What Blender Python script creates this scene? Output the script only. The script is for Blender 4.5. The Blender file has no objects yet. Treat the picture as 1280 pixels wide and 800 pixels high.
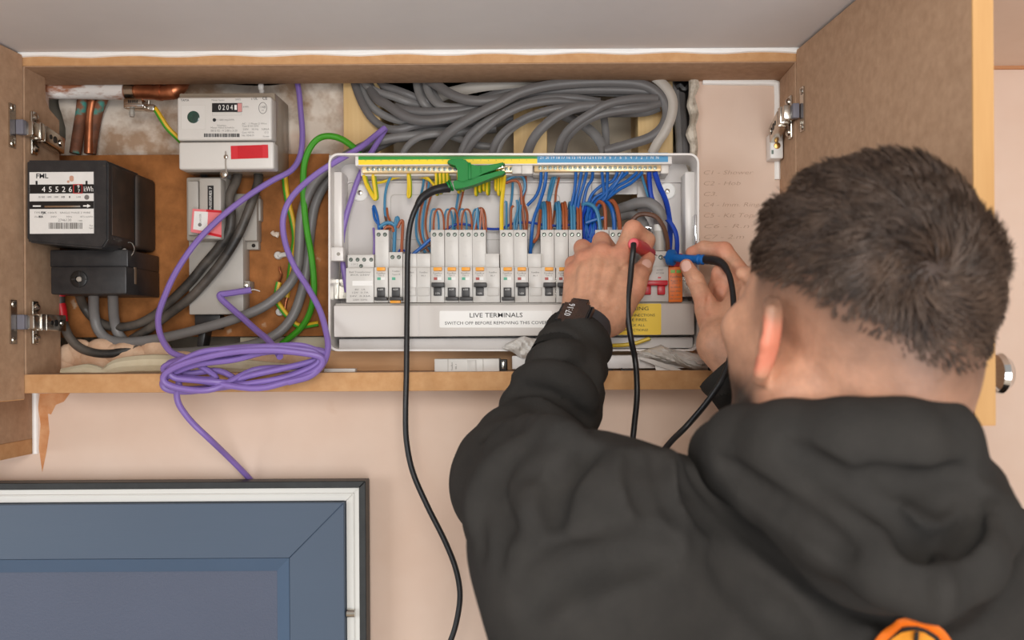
import bpy, bmesh, math, random
import numpy as np
from mathutils import Vector, Matrix

random.seed(7)
rng = np.random.default_rng(11)
SC = bpy.context.scene
COL = SC.collection

# ------------------------------------------------------------------ camera, world, lights, exposure
ZC = 1.55                       # camera height above the floor (m)
F = 1150.0                      # focal length in pixels of the 1280x800 frame
VX, VY = 690.0, 430.0           # where the view axis meets the frame
ROLL = math.radians(0.35)
CR, SR = math.cos(ROLL), math.sin(ROLL)
cam_d = bpy.data.cameras.new('camera')
cam_d.sensor_width = 36.0
cam_d.lens = F / 1280.0 * 36.0
cam_d.shift_x = (640.0 - VX) / 1280.0
cam_d.shift_y = (VY - 400.0) / 1280.0
cam_d.clip_start = 0.02
cam_d.dof.use_dof = True
cam_d.dof.focus_distance = 1.13
cam_d.dof.aperture_fstop = 5.6
cam = bpy.data.objects.new('camera', cam_d)
cam.matrix_world = Matrix(((CR, SR, 0, 0), (0, 0, -1, 0), (-SR, CR, 0, ZC), (0, 0, 0, 1)))
COL.objects.link(cam)
SC.camera = cam

world = bpy.data.worlds.new('world')
SC.world = world
world.use_nodes = True
bgn = world.node_tree.nodes['Background']
bgn.inputs['Color'].default_value = (1.0, 0.97, 0.93, 1)
bgn.inputs['Strength'].default_value = 0.53

def area(name, loc, target, size, power, color=(1, 1, 1), size_y=None):
    d = bpy.data.lights.new(name, 'AREA')
    d.shape = 'RECTANGLE'
    d.size = size
    d.size_y = size_y or size
    d.energy = power
    d.color = color
    o = bpy.data.objects.new(name, d)
    o.location = loc
    o.rotation_euler = (Vector(target) - Vector(loc)).to_track_quat('-Z', 'Y').to_euler()
    COL.objects.link(o)
    return o
area('ceiling_lamp_light', (0.06, -0.50, ZC + 0.33), (-0.05, 1.15, ZC - 0.02), 0.42, 11, (1.0, 0.95, 0.89))
area('window_daylight', (-2.3, -0.9, ZC + 0.1), (-0.3, 1.2, ZC - 0.1), 1.4, 37, (0.90, 0.95, 1.0))

area('ceiling_fill_light', (0.7, -1.7, 0.95), (0.0, 1.0, ZC + 0.30), 1.5, 56, (0.93, 0.96, 1.0), 1.7)  # added fill light aimed up to brighten the ceiling; no door is built there

SC.view_settings.view_transform = 'Standard'
SC.view_settings.look = 'None'
SC.view_settings.gamma = 1.0
SC.view_settings.use_curve_mapping = False
SC.view_settings.exposure = -0.30

# ------------------------------------------------------------------ helpers
def P(px, py, Y):
    """point at depth Y that the photograph shows at pixel px, py"""
    dx, dy = px - VX, py - VY
    sx = dx * CR - dy * SR
    sy = dx * SR + dy * CR
    return Vector((sx * Y / F, Y, ZC - sy * Y / F))

def L3(seq, Y=None):
    """list of (px, py[, Y]) -> points"""
    return [P(q[0], q[1], q[2] if len(q) > 2 else Y) for q in seq]

def lin(c):
    c = c / 255.0
    return c / 12.92 if c <= 0.04045 else ((c + 0.055) / 1.055) ** 2.4

def rgb(r, g, b):
    return (lin(r), lin(g), lin(b), 1.0)

def M(name, col, rough=0.5, metal=0.0, var=0.0, vs=20.0, bump=0.0, bs=120.0, col2=None, ramp=(0.35, 0.65),
      stretch=(1, 1, 1), spec=0.5, sss=0.0, alpha=None, trans=0.0, coat=0.0, detail=5.0, sheen=0.0, speck=None):
    m = bpy.data.materials.new(name)
    m.use_nodes = True
    nt = m.node_tree
    b = nt.nodes['Principled BSDF']
    b.inputs['Roughness'].default_value = rough
    b.inputs['Metallic'].default_value = metal
    b.inputs['Specular IOR Level'].default_value = spec
    c1 = rgb(*col)
    b.inputs['Base Color'].default_value = c1
    if sss:
        b.inputs['Subsurface Weight'].default_value = sss
        b.inputs['Subsurface Radius'].default_value = (1.0, 0.35, 0.2)
        b.inputs['Subsurface Scale'].default_value = 0.006
    if alpha is not None:
        b.inputs['Alpha'].default_value = alpha
    if trans:
        b.inputs['Transmission Weight'].default_value = trans
    if coat:
        b.inputs['Coat Weight'].default_value = coat
        b.inputs['Coat Roughness'].default_value = 0.15
    if sheen:
        b.inputs['Sheen Weight'].default_value = sheen
        b.inputs['Sheen Roughness'].default_value = 0.5
    tc = nt.nodes.new('ShaderNodeTexCoord')
    mp = nt.nodes.new('ShaderNodeMapping')
    mp.inputs['Scale'].default_value = stretch
    nt.links.new(tc.outputs['Object'], mp.inputs['Vector'])
    out = None
    if var or col2:
        n = nt.nodes.new('ShaderNodeTexNoise')
        n.inputs['Scale'].default_value = vs
        n.inputs['Detail'].default_value = detail
        n.inputs['Roughness'].default_value = 0.62
        nt.links.new(mp.outputs['Vector'], n.inputs['Vector'])
        r = nt.nodes.new('ShaderNodeValToRGB')
        r.color_ramp.elements[0].position = ramp[0]
        r.color_ramp.elements[1].position = ramp[1]
        if col2:
            r.color_ramp.elements[0].color = c1
            r.color_ramp.elements[1].color = rgb(*col2)
        else:
            r.color_ramp.elements[0].color = tuple(x * (1 - var) for x in c1[:3]) + (1,)
            r.color_ramp.elements[1].color = tuple(min(1, x * (1 + var)) for x in c1[:3]) + (1,)
        nt.links.new(n.outputs['Fac'], r.inputs['Fac'])
        out = r.outputs['Color']
    if speck:                                   # (colour, scale, threshold, strength)
        n2 = nt.nodes.new('ShaderNodeTexNoise')
        n2.inputs['Scale'].default_value = speck[1]
        n2.inputs['Detail'].default_value = 4.0
        nt.links.new(tc.outputs['Object'], n2.inputs['Vector'])
        r2 = nt.nodes.new('ShaderNodeValToRGB')
        r2.color_ramp.elements[0].position = speck[2]
        r2.color_ramp.elements[1].position = speck[2] + 0.06
        r2.color_ramp.elements[0].color = (0, 0, 0, 1)
        r2.color_ramp.elements[1].color = (speck[3],) * 3 + (1,)
        nt.links.new(n2.outputs['Fac'], r2.inputs['Fac'])
        mx = nt.nodes.new('ShaderNodeMix')
        mx.data_type = 'RGBA'
        nt.links.new(r2.outputs['Color'], mx.inputs[0])
        if out:
            nt.links.new(out, mx.inputs[6])
        else:
            mx.inputs[6].default_value = c1
        mx.inputs[7].default_value = rgb(*speck[0])
        out = mx.outputs[2]
    if out:
        nt.links.new(out, b.inputs['Base Color'])
    if bump:
        n3 = nt.nodes.new('ShaderNodeTexNoise')
        n3.inputs['Scale'].default_value = bs
        n3.inputs['Detail'].default_value = 6.0
        nt.links.new(mp.outputs['Vector'], n3.inputs['Vector'])
        bp = nt.nodes.new('ShaderNodeBump')
        bp.inputs['Strength'].default_value = bump
        bp.inputs['Distance'].default_value = 0.002
        nt.links.new(n3.outputs['Fac'], bp.inputs['Height'])
        nt.links.new(bp.outputs['Normal'], b.inputs['Normal'])
    return m

def wood(name, c1, c2, scale=14.0, stretch=(1, 1, 0.08), rough=0.6):
    m = M(name, c1, rough, col2=c2, vs=scale, stretch=stretch, ramp=(0.3, 0.7), bump=0.15, bs=scale * 4)
    return m

BASE = {}                       # object -> world point its local coordinates start from

def smooth_mesh(me, ang=35):
    me.polygons.foreach_set('use_smooth', [True] * len(me.polygons))
    me.set_sharp_from_angle(angle=math.radians(ang))

def link(name, me, m, parent=None, base=None, label=None, cat=None, group=None, kind=None, ang=35):
    """link a mesh given in world coordinates; local origin = the thing's base"""
    o = bpy.data.objects.new(name, me)
    me.name = name
    if parent is not None:
        b = BASE[parent.name]
    elif base is not None:
        b = Vector(base)
    else:
        n = len(me.vertices)
        co = np.empty(n * 3, dtype=np.float32)
        me.vertices.foreach_get('co', co)
        co = co.reshape(-1, 3)
        b = Vector(((co[:, 0].min() + co[:, 0].max()) / 2, (co[:, 1].min() + co[:, 1].max()) / 2, co[:, 2].min()))
    me.transform(Matrix.Translation(-b))
    if m is not None and len(me.materials) == 0:
        me.materials.append(m)
    smooth_mesh(me, ang)
    COL.objects.link(o)
    BASE[o.name] = b
    if parent is not None:
        o.parent = parent
    else:
        o.location = b
    tag(o, label, cat, group, kind)
    return o

def tag(o, label=None, cat=None, group=None, kind=None):
    if label: o['label'] = label
    if cat: o['category'] = cat
    if group: o['group'] = group
    if kind: o['kind'] = kind
    return o

def thing(name, base, label, cat, group=None):
    o = bpy.data.objects.new(name, None)
    o.empty_display_size = 0.02
    o.location = base
    COL.objects.link(o)
    BASE[o.name] = Vector(base)
    return tag(o, label, cat, group)

def copy_part(src, parent, off):
    """copy a part and its sub-parts under the same thing, moved by off"""
    c = src.copy()
    c.parent = parent
    c.location = Vector(src.location) + off
    COL.objects.link(c)
    BASE[c.name] = BASE[src.name]
    for ch in list(src.children):
        d = ch.copy()
        d.parent = c
        COL.objects.link(d)
        BASE[d.name] = BASE[ch.name]
    return c

def catmull(pts, n=5):
    pts = [Vector(p) for p in pts]
    if len(pts) < 3:
        return pts
    out = []
    ext = [pts[0] * 2 - pts[1]] + pts + [pts[-1] * 2 - pts[-2]]
    for i in range(1, len(ext) - 2):
        p0, p1, p2, p3 = ext[i - 1:i + 3]
        for k in range(n):
            t = k / n
            t2, t3 = t * t, t * t * t
            out.append(0.5 * (2 * p1 + (p2 - p0) * t + (2 * p0 - 5 * p1 + 4 * p2 - p3) * t2 + (3 * p1 - p0 - 3 * p2 + p3) * t3))
    out.append(pts[-1])
    return out

class MB:
    """collects shapes into one bmesh, in world coordinates"""
    def __init__(self):
        self.bm = bmesh.new()

    def _merge(self, b):
        me = bpy.data.meshes.new('tmp')
        b.to_mesh(me)
        b.free()
        self.bm.from_mesh(me)
        bpy.data.meshes.remove(me)

    def box(self, lo, hi, b=0.0, seg=2, rot=None, piv=None):
        lo, hi = Vector(lo), Vector(hi)
        t = bmesh.new()
        bmesh.ops.create_cube(t, size=1.0)
        c, s = (lo + hi) / 2, hi - lo
        s = Vector((abs(s.x), abs(s.y), abs(s.z)))
        bmesh.ops.scale(t, vec=s, verts=t.verts)
        if b:
            bmesh.ops.bevel(t, geom=t.edges[:], offset=min(b, min(s) * 0.45), segments=seg, profile=0.5, affect='EDGES')
        bmesh.ops.translate(t, vec=c, verts=t.verts)
        if rot is not None:
            bmesh.ops.rotate(t, cent=piv if piv is not None else c, matrix=rot, verts=t.verts)
        self._merge(t)
        return self

    def pbox(self, x0, y0, x1, y1, Yf, Yb, b=0.0, seg=2, rot=None, piv=None):
        """box whose front face (depth Yf) shows at those pixels, reaching back to Yb"""
        a, c = P(x0, y0, Yf), P(x1, y1, Yf)
        m = P((x0 + x1) / 2, (y0 + y1) / 2, Yf)
        hx, hz = (x1 - x0) * Yf / F / 2, (y1 - y0) * Yf / F / 2
        return self.box((m.x - hx, Yf, m.z - hz), (m.x + hx, Yb, m.z + hz), b, seg, rot, piv)

    def cyl(self, p0, p1, r0, r1=None, n=16, cap=True):
        p0, p1 = Vector(p0), Vector(p1)
        r1 = r0 if r1 is None else r1
        d = (p1 - p0).normalized()
        a = d.orthogonal().normalized()
        c = d.cross(a)
        bm = self.bm
        rings = []
        for p, r in ((p0, r0), (p1, r1)):
            rings.append([bm.verts.new(p + (a * math.cos(2 * math.pi * i / n) + c * math.sin(2 * math.pi * i / n)) * r) for i in range(n)])
        for i in range(n):
            bm.faces.new((rings[0][i], rings[0][(i + 1) % n], rings[1][(i + 1) % n], rings[1][i]))
        if cap:
            bm.faces.new(rings[0][::-1])
            bm.faces.new(rings[1])
        return self

    def tube(self, pts, r, n=8, s=4, flat=1.0, updir=None):
        """swept tube along smoothed points; r number or list; flat<1 squashes the section along the side away from updir"""
        P0 = [Vector(p) for p in pts]
        q = catmull(P0, s) if s > 1 else P0
        m = len(q)
        rr = [r] * m if not hasattr(r, '__len__') else list(np.interp(np.linspace(0, 1, m), np.linspace(0, 1, len(r)), r))
        bm = self.bm
        rings = []
        prev = None
        for i in range(m):
            d = (q[min(i + 1, m - 1)] - q[max(i - 1, 0)])
            if d.length < 1e-9:
                d = Vector((0, 0, 1))
            d.normalize()
            if updir is not None:
                a = Vector(updir) - d * d.dot(Vector(updir))
                if a.length < 1e-4: a = d.orthogonal()
            elif prev is None:
                a = d.orthogonal()
            else:
                a = prev - d * d.dot(prev)
                if a.length < 1e-6: a = d.orthogonal()
            a.normalize()
            prev = a
            c = d.cross(a)
            rings.append([bm.verts.new(q[i] + (a * math.cos(2 * math.pi * k / n) * flat + c * math.sin(2 * math.pi * k / n)) * rr[i]) for k in range(n)])
        for i in range(m - 1):
            for k in range(n):
                bm.faces.new((rings[i][k], rings[i][(k + 1) % n], rings[i + 1][(k + 1) % n], rings[i + 1][k]))
        bm.faces.new(rings[0][::-1])
        bm.faces.new(rings[-1])
        return self

    def ball(self, c, r, sc=(1, 1, 1), u=16, v=10, rot=None):
        t = bmesh.new()
        bmesh.ops.create_uvsphere(t, u_segments=u, v_segments=v, radius=r)
        bmesh.ops.scale(t, vec=sc, verts=t.verts)
        if rot is not None:
            bmesh.ops.rotate(t, cent=(0, 0, 0), matrix=rot, verts=t.verts)
        bmesh.ops.translate(t, vec=c, verts=t.verts)
        self._merge(t)
        return self

    def lathe(self, c, axis, prof, n=24):
        """profile of (distance along axis, radius) turned about axis through c"""
        c, d = Vector(c), Vector(axis).normalized()
        a = d.orthogonal().normalized()
        e = d.cross(a)
        bm = self.bm
        rings = []
        for t, r in prof:
            rings.append([bm.verts.new(c + d * t + (a * math.cos(2 * math.pi * i / n) + e * math.sin(2 * math.pi * i / n)) * max(r, 1e-5)) for i in range(n)])
        for j in range(len(rings) - 1):
            for i in range(n):
                bm.faces.new((rings[j][i], rings[j][(i + 1) % n], rings[j + 1][(i + 1) % n], rings[j + 1][i]))
        bm.faces.new(rings[0][::-1])
        bm.faces.new(rings[-1])
        return self

    def prism(self, pts, vec):
        """extrude a polygon (3-D points) by vec"""
        bm = self.bm
        v = Vector(vec)
        a = [bm.verts.new(Vector(p)) for p in pts]
        b = [bm.verts.new(Vector(p) + v) for p in pts]
        n = len(pts)
        bm.faces.new(a[::-1])
        bm.faces.new(b)
        for i in range(n):
            bm.faces.new((a[i], a[(i + 1) % n], b[(i + 1) % n], b[i]))
        return self

    def mesh(self, name):
        bmesh.ops.recalc_face_normals(self.bm, faces=self.bm.faces[:])
        me = bpy.data.meshes.new(name)
        self.bm.to_mesh(me)
        self.bm.free()
        return me

    def build(self, name, m, parent=None, **kw):
        return link(name, self.mesh(name), m, parent, **kw)

def rrect(x0, y0, x1, y1, r, n=5):
    """rounded rectangle outline in pixels"""
    out = []
    for cx, cy, a0 in ((x1 - r, y0 + r, -90), (x1 - r, y1 - r, 0), (x0 + r, y1 - r, 90), (x0 + r, y0 + r, 180)):
        for i in range(n + 1):
            a = math.radians(a0 + 90 * i / n)
            out.append((cx + r * math.cos(a), cy + r * math.sin(a)))
    return out

def sheet(name, x0, y0, x1, y1, Y, m, parent, th=0.0004, r=0, **kw):
    """flat printed piece (label, sticker) standing th proud of depth Y"""
    mb = MB()
    if r:
        mb.prism(L3(rrect(x0, y0, x1, y1, r), Y), (0, -th, 0))
    else:
        mb.pbox(x0, y0, x1, y1, Y - th, Y)
    return mb.build(name, m, parent, **kw)

def text(s, x, y, h, Y, m, parent, name='lettering', w=None, align='CENTER', shear=0.0, rot=None, bold=0.0, **kw):
    """lettering facing the room; x, y = pixel of the text's centre (or left end), h = capital height in px, w = width in px"""
    cu = bpy.data.curves.new('tmp', 'FONT')
    cu.body = s
    cu.align_x = align
    cu.align_y = 'CENTER'
    cu.size = 1.0
    cu.shear = shear
    cu.offset = bold
    cu.resolution_u = 2
    ob = bpy.data.objects.new('tmp', cu)
    COL.objects.link(ob)
    dg = bpy.context.evaluated_depsgraph_get()
    me = bpy.data.meshes.new_from_object(ob.evaluated_get(dg))
    bpy.data.objects.remove(ob)
    bpy.data.curves.remove(cu)
    n = len(me.vertices)
    co = np.empty(n * 3, dtype=np.float32)
    me.vertices.foreach_get('co', co)
    co = co.reshape(-1, 3)
    sy = h / 0.70 * Y / F
    sx = sy
    if w:
        sx = w * Y / F / max(1e-6, (co[:, 0].max() - co[:, 0].min()))
    R = Matrix.Rotation(math.radians(90), 4, 'X')
    mt = Matrix.Diagonal((sx, sy, 1, 1))
    if rot is not None:
        mt = Matrix.Rotation(rot, 4, 'Z') @ mt
    me.transform(Matrix.Translation(P(x, y, Y)) @ R @ mt)
    me.materials.clear()
    return link(name, me, m, parent, **kw)
# ------------------------------------------------------------------ materials
PLASTER = M('bare_plaster', (216, 187, 167), 0.85, col2=(228, 205, 188), vs=3.2, ramp=(0.3, 0.7), bump=0.12, bs=60, spec=0.2,
            speck=((196, 156, 128), 9.0, 0.66, 0.35))
PLASTER2 = M('bare_plaster_ceiling', (224, 198, 178), 0.85, col2=(232, 208, 190), vs=4, spec=0.2)
PAINT = M('ceiling_paint', (226, 224, 224), 0.6, var=0.03, vs=5, spec=0.3, bump=0.05, bs=80)
CAULK = M('white_caulk', (246, 244, 240), 0.45, var=0.02, vs=40)
OLDPLASTER = M('old_recess_plaster', (172, 142, 116), 0.9, col2=(228, 214, 198), vs=11, ramp=(0.38, 0.52), bump=0.5, bs=50, spec=0.2,
               speck=((196, 150, 122), 6.0, 0.56, 0.8))
HARDBOARD = M('orange_hardboard', (128, 80, 40), 0.8, col2=(174, 112, 62), vs=34, ramp=(0.3, 0.72), bump=0.35, bs=180, spec=0.25,
              speck=((206, 178, 150), 34.0, 0.70, 0.8))
MDF = M('mdf_board', (170, 136, 108), 0.8, col2=(188, 154, 125), vs=90, ramp=(0.3, 0.7), spec=0.25, stretch=(1, 1, 1), bump=0.05, bs=300)
MDFEDGE = M('mdf_cut_edge', (194, 145, 98), 0.8, col2=(210, 164, 118), vs=60, ramp=(0.3, 0.7), spec=0.2, bump=0.1, bs=200)
MDFEDGE2 = M('mdf_lipping', (196, 150, 96), 0.7, col2=(210, 166, 112), vs=30, stretch=(1, 1, 0.1), spec=0.3)
STUDWOOD = wood('stud_timber', (214, 176, 118), (232, 200, 146), 40, (1, 1, 0.06))
BATTEN = wood('batten_timber', (196, 148, 104), (222, 178, 134), 30, (0.1, 1, 1))
DARK = M('dark_gap', (38, 32, 28), 0.9)
FLOORM = wood('floor_boards', (188, 168, 146), (204, 186, 164), 10, (1, 0.1, 1))
STEEL = M('nickel_steel', (200, 194, 184), 0.22, 1.0, var=0.06, vs=60)
CHROME = M('chrome', (225, 225, 225), 0.08, 1.0)
BRASSY = M('brass_screw', (176, 140, 84), 0.3, 1.0)
BLACKGAP = M('black_plastic_dark', (22, 21, 21), 0.45)

def yz(Y): return Y / F

WALL, FRONT = 1.21, 1.131
# planes of the cupboard, from the photograph
XL, XR = P(32, 300, FRONT).x, P(995, 300, FRONT).x         # inner faces of the side panels
ZTOP, ZBOT = P(500, 81, FRONT).z, P(500, 465, FRONT).z     # underside of the top board, top of the shelf
ZCEIL = P(500, 64, FRONT).z

# ------------------------------------------------------------------ the room
ox0, oz1 = XL - 0.02, ZTOP + 0.012                          # hole cut in the wall behind the cupboard
ox1, oz0 = P(866, 200, WALL).x, ZBOT + 0.001
mb = MB()
X0, X1 = -2.2, 2.2
T = WALL + 0.012
mb.box((X0, WALL, 0), (ox0, T, ZCEIL)); mb.box((ox1, WALL, 0), (X1, T, ZCEIL))
mb.box((ox0, WALL, 0), (ox1, T, oz0)); mb.box((ox0, WALL, oz1), (ox1, T, ZCEIL))
wall_back = mb.build('wall_back', PLASTER, kind='structure')
mb = MB()
mb.box((ox0 - 0.05, 1.345, oz0 - 0.06), (ox1 + 0.06, 1.36, ZCEIL))
mb.box((ox0 - 0.05, T, oz0 - 0.06), (ox0 - 0.03, 1.345, ZCEIL))
mb.box((ox1 + 0.02, T, oz0 - 0.06), (ox1 + 0.04, 1.345, ZCEIL))
mb.box((ox0 - 0.05, T, oz0 - 0.06), (ox1 + 0.06, 1.345, oz0 - 0.03))
mb.box((ox0 - 0.05, T, oz1 + 0.03), (ox1 + 0.06, 1.345, ZCEIL))
CREAM = M('recess_cream_board', (206, 190, 166), 0.85, col2=(222, 208, 186), vs=9)
mb.build('wall_recess', CREAM, kind='structure')
# old plaster patch at the upper left of the recess, rough and stepped
mb = MB()
nx, nz = 40, 16
a, b = P(78, 96, 1.268), P(432, 204, 1.268)
vs = {}
for i in range(nx + 1):
    for j in range(nz + 1):
        x = a.x + (b.x - a.x) * i / nx
        z = b.z + (a.z - b.z) * j / nz
        y = 1.268 + 0.006 * math.sin(x * 31 + 2 * math.sin(z * 40)) + 0.004 * math.sin(z * 77 + x * 50) + random.uniform(-.0012, .0012)
        vs[i, j] = mb.bm.verts.new((x, y, z))
for i in range(nx):
    for j in range(nz):
        mb.bm.faces.new((vs[i, j], vs[i + 1, j], vs[i + 1, j + 1], vs[i, j + 1]))
for i in range(nx):                       # give it thickness back into the wall
    for j in (0, nz):
        p, q = vs[i, j].co, vs[i + 1, j].co
        mb.bm.faces.new((vs[i, j], vs[i + 1, j], mb.bm.verts.new((q.x, 1.345, q.z)), mb.bm.verts.new((p.x, 1.345, p.z))))
o = mb.build('wall_old_plaster', OLDPLASTER, kind='structure')

MB().box((X0, 0.45, ZCEIL), (XR + 0.06, 1.36, ZCEIL + 0.02)).build('ceiling', PAINT, kind='structure')
MB().box((XR + 0.06, 0.45, ZCEIL), (X1, 1.36, ZCEIL + 0.02)).build('ceiling_bare', PLASTER2, kind='structure')
MB().box((X0, -2.4, -0.03), (X1, 1.36, 0)).build('floor', FLOORM, kind='structure')
# thin orange seam where the wall meets the ceiling right of the cupboard
MB().box((XR + 0.08, WALL - 0.004, ZCEIL - 0.004), (X1, WALL, ZCEIL)).build('trim_1', M('seam_orange', (190, 134, 92), 0.8), kind='structure')
# white caulk bead between ceiling and cupboard, slightly uneven
mb = MB()
pts = []
for i in range(33):
    x = XL - 0.006 + (XR - XL + 0.01) * i / 32
    pts.append(Vector((x, FRONT - 0.0005, ZCEIL - 0.0015 + 0.0012 * math.sin(i * 1.7))))
mb.tube(pts, 0.0042, 8, 2)
mb.build('trim_2', CAULK, kind='structure')
# caulk painted along the right end of the recess wall
mb = MB()
zt = ZTOP
mb.tube([Vector((P(878, 100, WALL).x, WALL - .001, zt - .001)), Vector((P(930, 100, WALL).x, WALL - .001, zt - .002)), Vector((XR - .008, WALL - .001, zt - .003)),
         Vector((XR - .003, WALL - .001, zt - .012)), Vector((XR - .003, WALL - .001, zt - .06)), Vector((XR - .003, WALL - .001, zt - .13))], 0.0042, 8, 4)
mb.build('trim_3', CAULK, kind='structure')
# cut plasterboard edge with grey filler along the right side of the opening
mb = MB()
FILL = M('grey_filler', (150, 138, 122), 0.9, col2=(206, 196, 180), vs=60, ramp=(0.4, 0.6), bump=0.6, bs=90)
pts = [(866 + 2 * math.sin(k * 1.9), 96 + k * 12.0) for k in range(28)]
mb.tube(L3(pts, 1.207), [0.006 + 0.0016 * math.sin(k * 2.3) for k in range(28)], 7, 2)
mb.build('trim_4', FILL, kind='structure')
# plaster lumps and foam along the bottom left of the opening
mb = MB()
for k in range(34):
    x = 78 + k * 10 + random.uniform(-3, 3)
    y = 458 - 18 * abs(math.sin(k * 0.9)) * (1 if k < 14 else 0.3) + random.uniform(-3, 3)
    mb.ball(P(x, y, 1.222), 0.014 + random.uniform(0, 0.006), (1.3, 0.6, random.uniform(0.7, 1.2)), 10, 7)
mb.build('trim_5', M('crumbled_plaster', (206, 164, 132), 0.9, col2=(228, 196, 166), vs=30, bump=0.6, bs=80), kind='structure')
mb = MB()
pts = [(78, 466), (110, 463), (130, 466), (150, 458), (190, 455), (240, 456), (300, 459), (350, 462), (405, 462)]
mb.tube(L3(pts, 1.19), [.006, .009, .007, .011, .013, .012, .011, .009, .006], 10, 5)
mb.build('expanding_foam', M('cream_foam', (214, 200, 168), 0.6, col2=(228, 218, 190), vs=25, bump=0.5, bs=40),
         label='strip of cream expanding foam along the shelf behind the purple coil', cat='foam')

# ------------------------------------------------------------------ timber behind the cables
STUD = 1.238
def stud(x0, x1, y0, y1, lab, Yf=STUD):
    MB().pbox(x0, y0, x1, y1, Yf, 1.345, 0.001).build('timber_stud', STUDWOOD, label=lab, cat='stud', group='timber studs in the wall opening')
stud(430, 476, 92, 462, 'pale timber stud left of the grey cables, above the enclosure corner')
stud(642, 684, 92, 300, 'pale timber stud in the middle, behind the looping grey cables')
stud(798, 842, 92, 450, 'pale timber stud at right, behind the pale grey loop')
MB().pbox(405, 437, 868, 464, 1.196, WALL - 0.0005, 0.001).build('timber_batten', BATTEN, label='timber batten lying along the shelf beneath the white enclosure', cat='batten')

# ------------------------------------------------------------------ cupboard carcass with its doors
cab = thing('wall_cupboard', (0, FRONT, ZBOT), 'shallow bare MDF wall cupboard with both doors swung open', 'cupboard')
TH = 0.018
mb = MB(); mb.box((XL - TH, FRONT, ZTOP), (XR + TH, WALL, ZCEIL - 0.002), 0.0006)
mb.build('top_board', MDF, cab)
mb = MB(); mb.box((XL - TH, FRONT - 0.0012, ZTOP + 0.0012), (XR + TH, FRONT + 0.0002, ZCEIL - 0.004), 0.0004)
mb.build('top_board_edge', MDFEDGE, cab, label='cut front edge of the top board')
mb = MB(); mb.box((XL - TH, FRONT, ZBOT - 0.0235), (XR + TH, WALL, ZBOT), 0.0006)
mb.build('shelf_board', MDF, cab)
mb = MB(); mb.box((XL - TH, FRONT - 0.0012, ZBOT - 0.0233), (XR + TH, FRONT + 0.0002, ZBOT - 0.0004), 0.0004)
mb.build('shelf_board_edge', MDFEDGE, cab, label='cut front edge of the shelf')
# side panels; the left one has a corner cut out round the pipe
zt = ZTOP
sx = XL - TH
prof = [(FRONT, ZBOT), (WALL, ZBOT), (WALL, zt - 0.047), (1.203, zt - 0.044), (1.187, zt - 0.038), (1.178, zt - 0.028), (1.176, zt - 0.0), (FRONT, zt)]
MB().prism([Vector((sx, y, z)) for y, z in prof], (TH, 0, 0)).build('side_panel', MDF, cab)
MB().box((XR, FRONT, ZBOT), (XR + TH, WALL, ZTOP), 0.0004).build('side_panel', MDF, cab)

def cab_door(hx, hy, ang, width, z0, z1, left):
    """door hinged at (hx, hy); ang = degrees beyond square from the wall"""
    a = math.radians(ang)
    d = Vector((-math.sin(a) if left else math.sin(a), -math.cos(a), 0))     # along the door away from the hinge
    n = Vector((-d.y, d.x, 0))                                               # across the thickness
    if left: n = -n if n.x > 0 else n
    else: n = n if n.x > 0 else -n
    h = Vector((hx, hy, 0))
    def block(t0, t1, n0, n1, za, zb):
        q = [h + d * t0 + n * n0, h + d * t1 + n * n0, h + d * t1 + n * n1, h + d * t0 + n * n1]
        return [Vector((p.x, p.y, za)) for p in q], (0, 0, zb - za)
    m = MB(); m.prism(*block(0.0, width - 0.002, 0, TH, z0, z1))
    door = m.build('door', MDF, cab)
    m = MB(); m.prism(*block(width - 0.002, width, 0, TH, z0, z1))
    m.build('door_edge', MDFEDGE2, door)
    m = MB(); m.prism(*block(0, width, 0.0003, TH - 0.0003, z0 - 0.0012, z0))
    m.build('door_bottom_edge', MDFEDGE, door)
    return door, h, d, n
ZD0, ZD1 = P(1218, 530, 0.756).z, ZCEIL - 0.003
doorR, hR, dR, nR = cab_door(XR + 0.001, FRONT - 0.003, 6.5, 0.380, ZD0, ZD1, False)
doorL, hL, dL, nL = cab_door(XL - 0.001, FRONT - 0.003, 4.5, 0.47, ZBOT - 0.030, ZD1, True)
# knob with its fixing screw
kc = hR + dR * 0.338
kc.z = P(1254, 467, 0.79).z
m = MB(); m.lathe(kc + nR * TH, nR, [(0, .008), (.002, .006), (.016, .0055), (.020, .009), (.025, .0165), (.030, .0180), (.036, .0140), (.040, .004)], 28)
m.build('knob', CHROME, doorR)
m = MB(); m.lathe(kc + Vector((0, 0, 0.0)), -nR, [(0, .0045), (.0014, .0042), (.0024, .0025)], 14)
m.build('knob_screw', STEEL, doorR)

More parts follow.
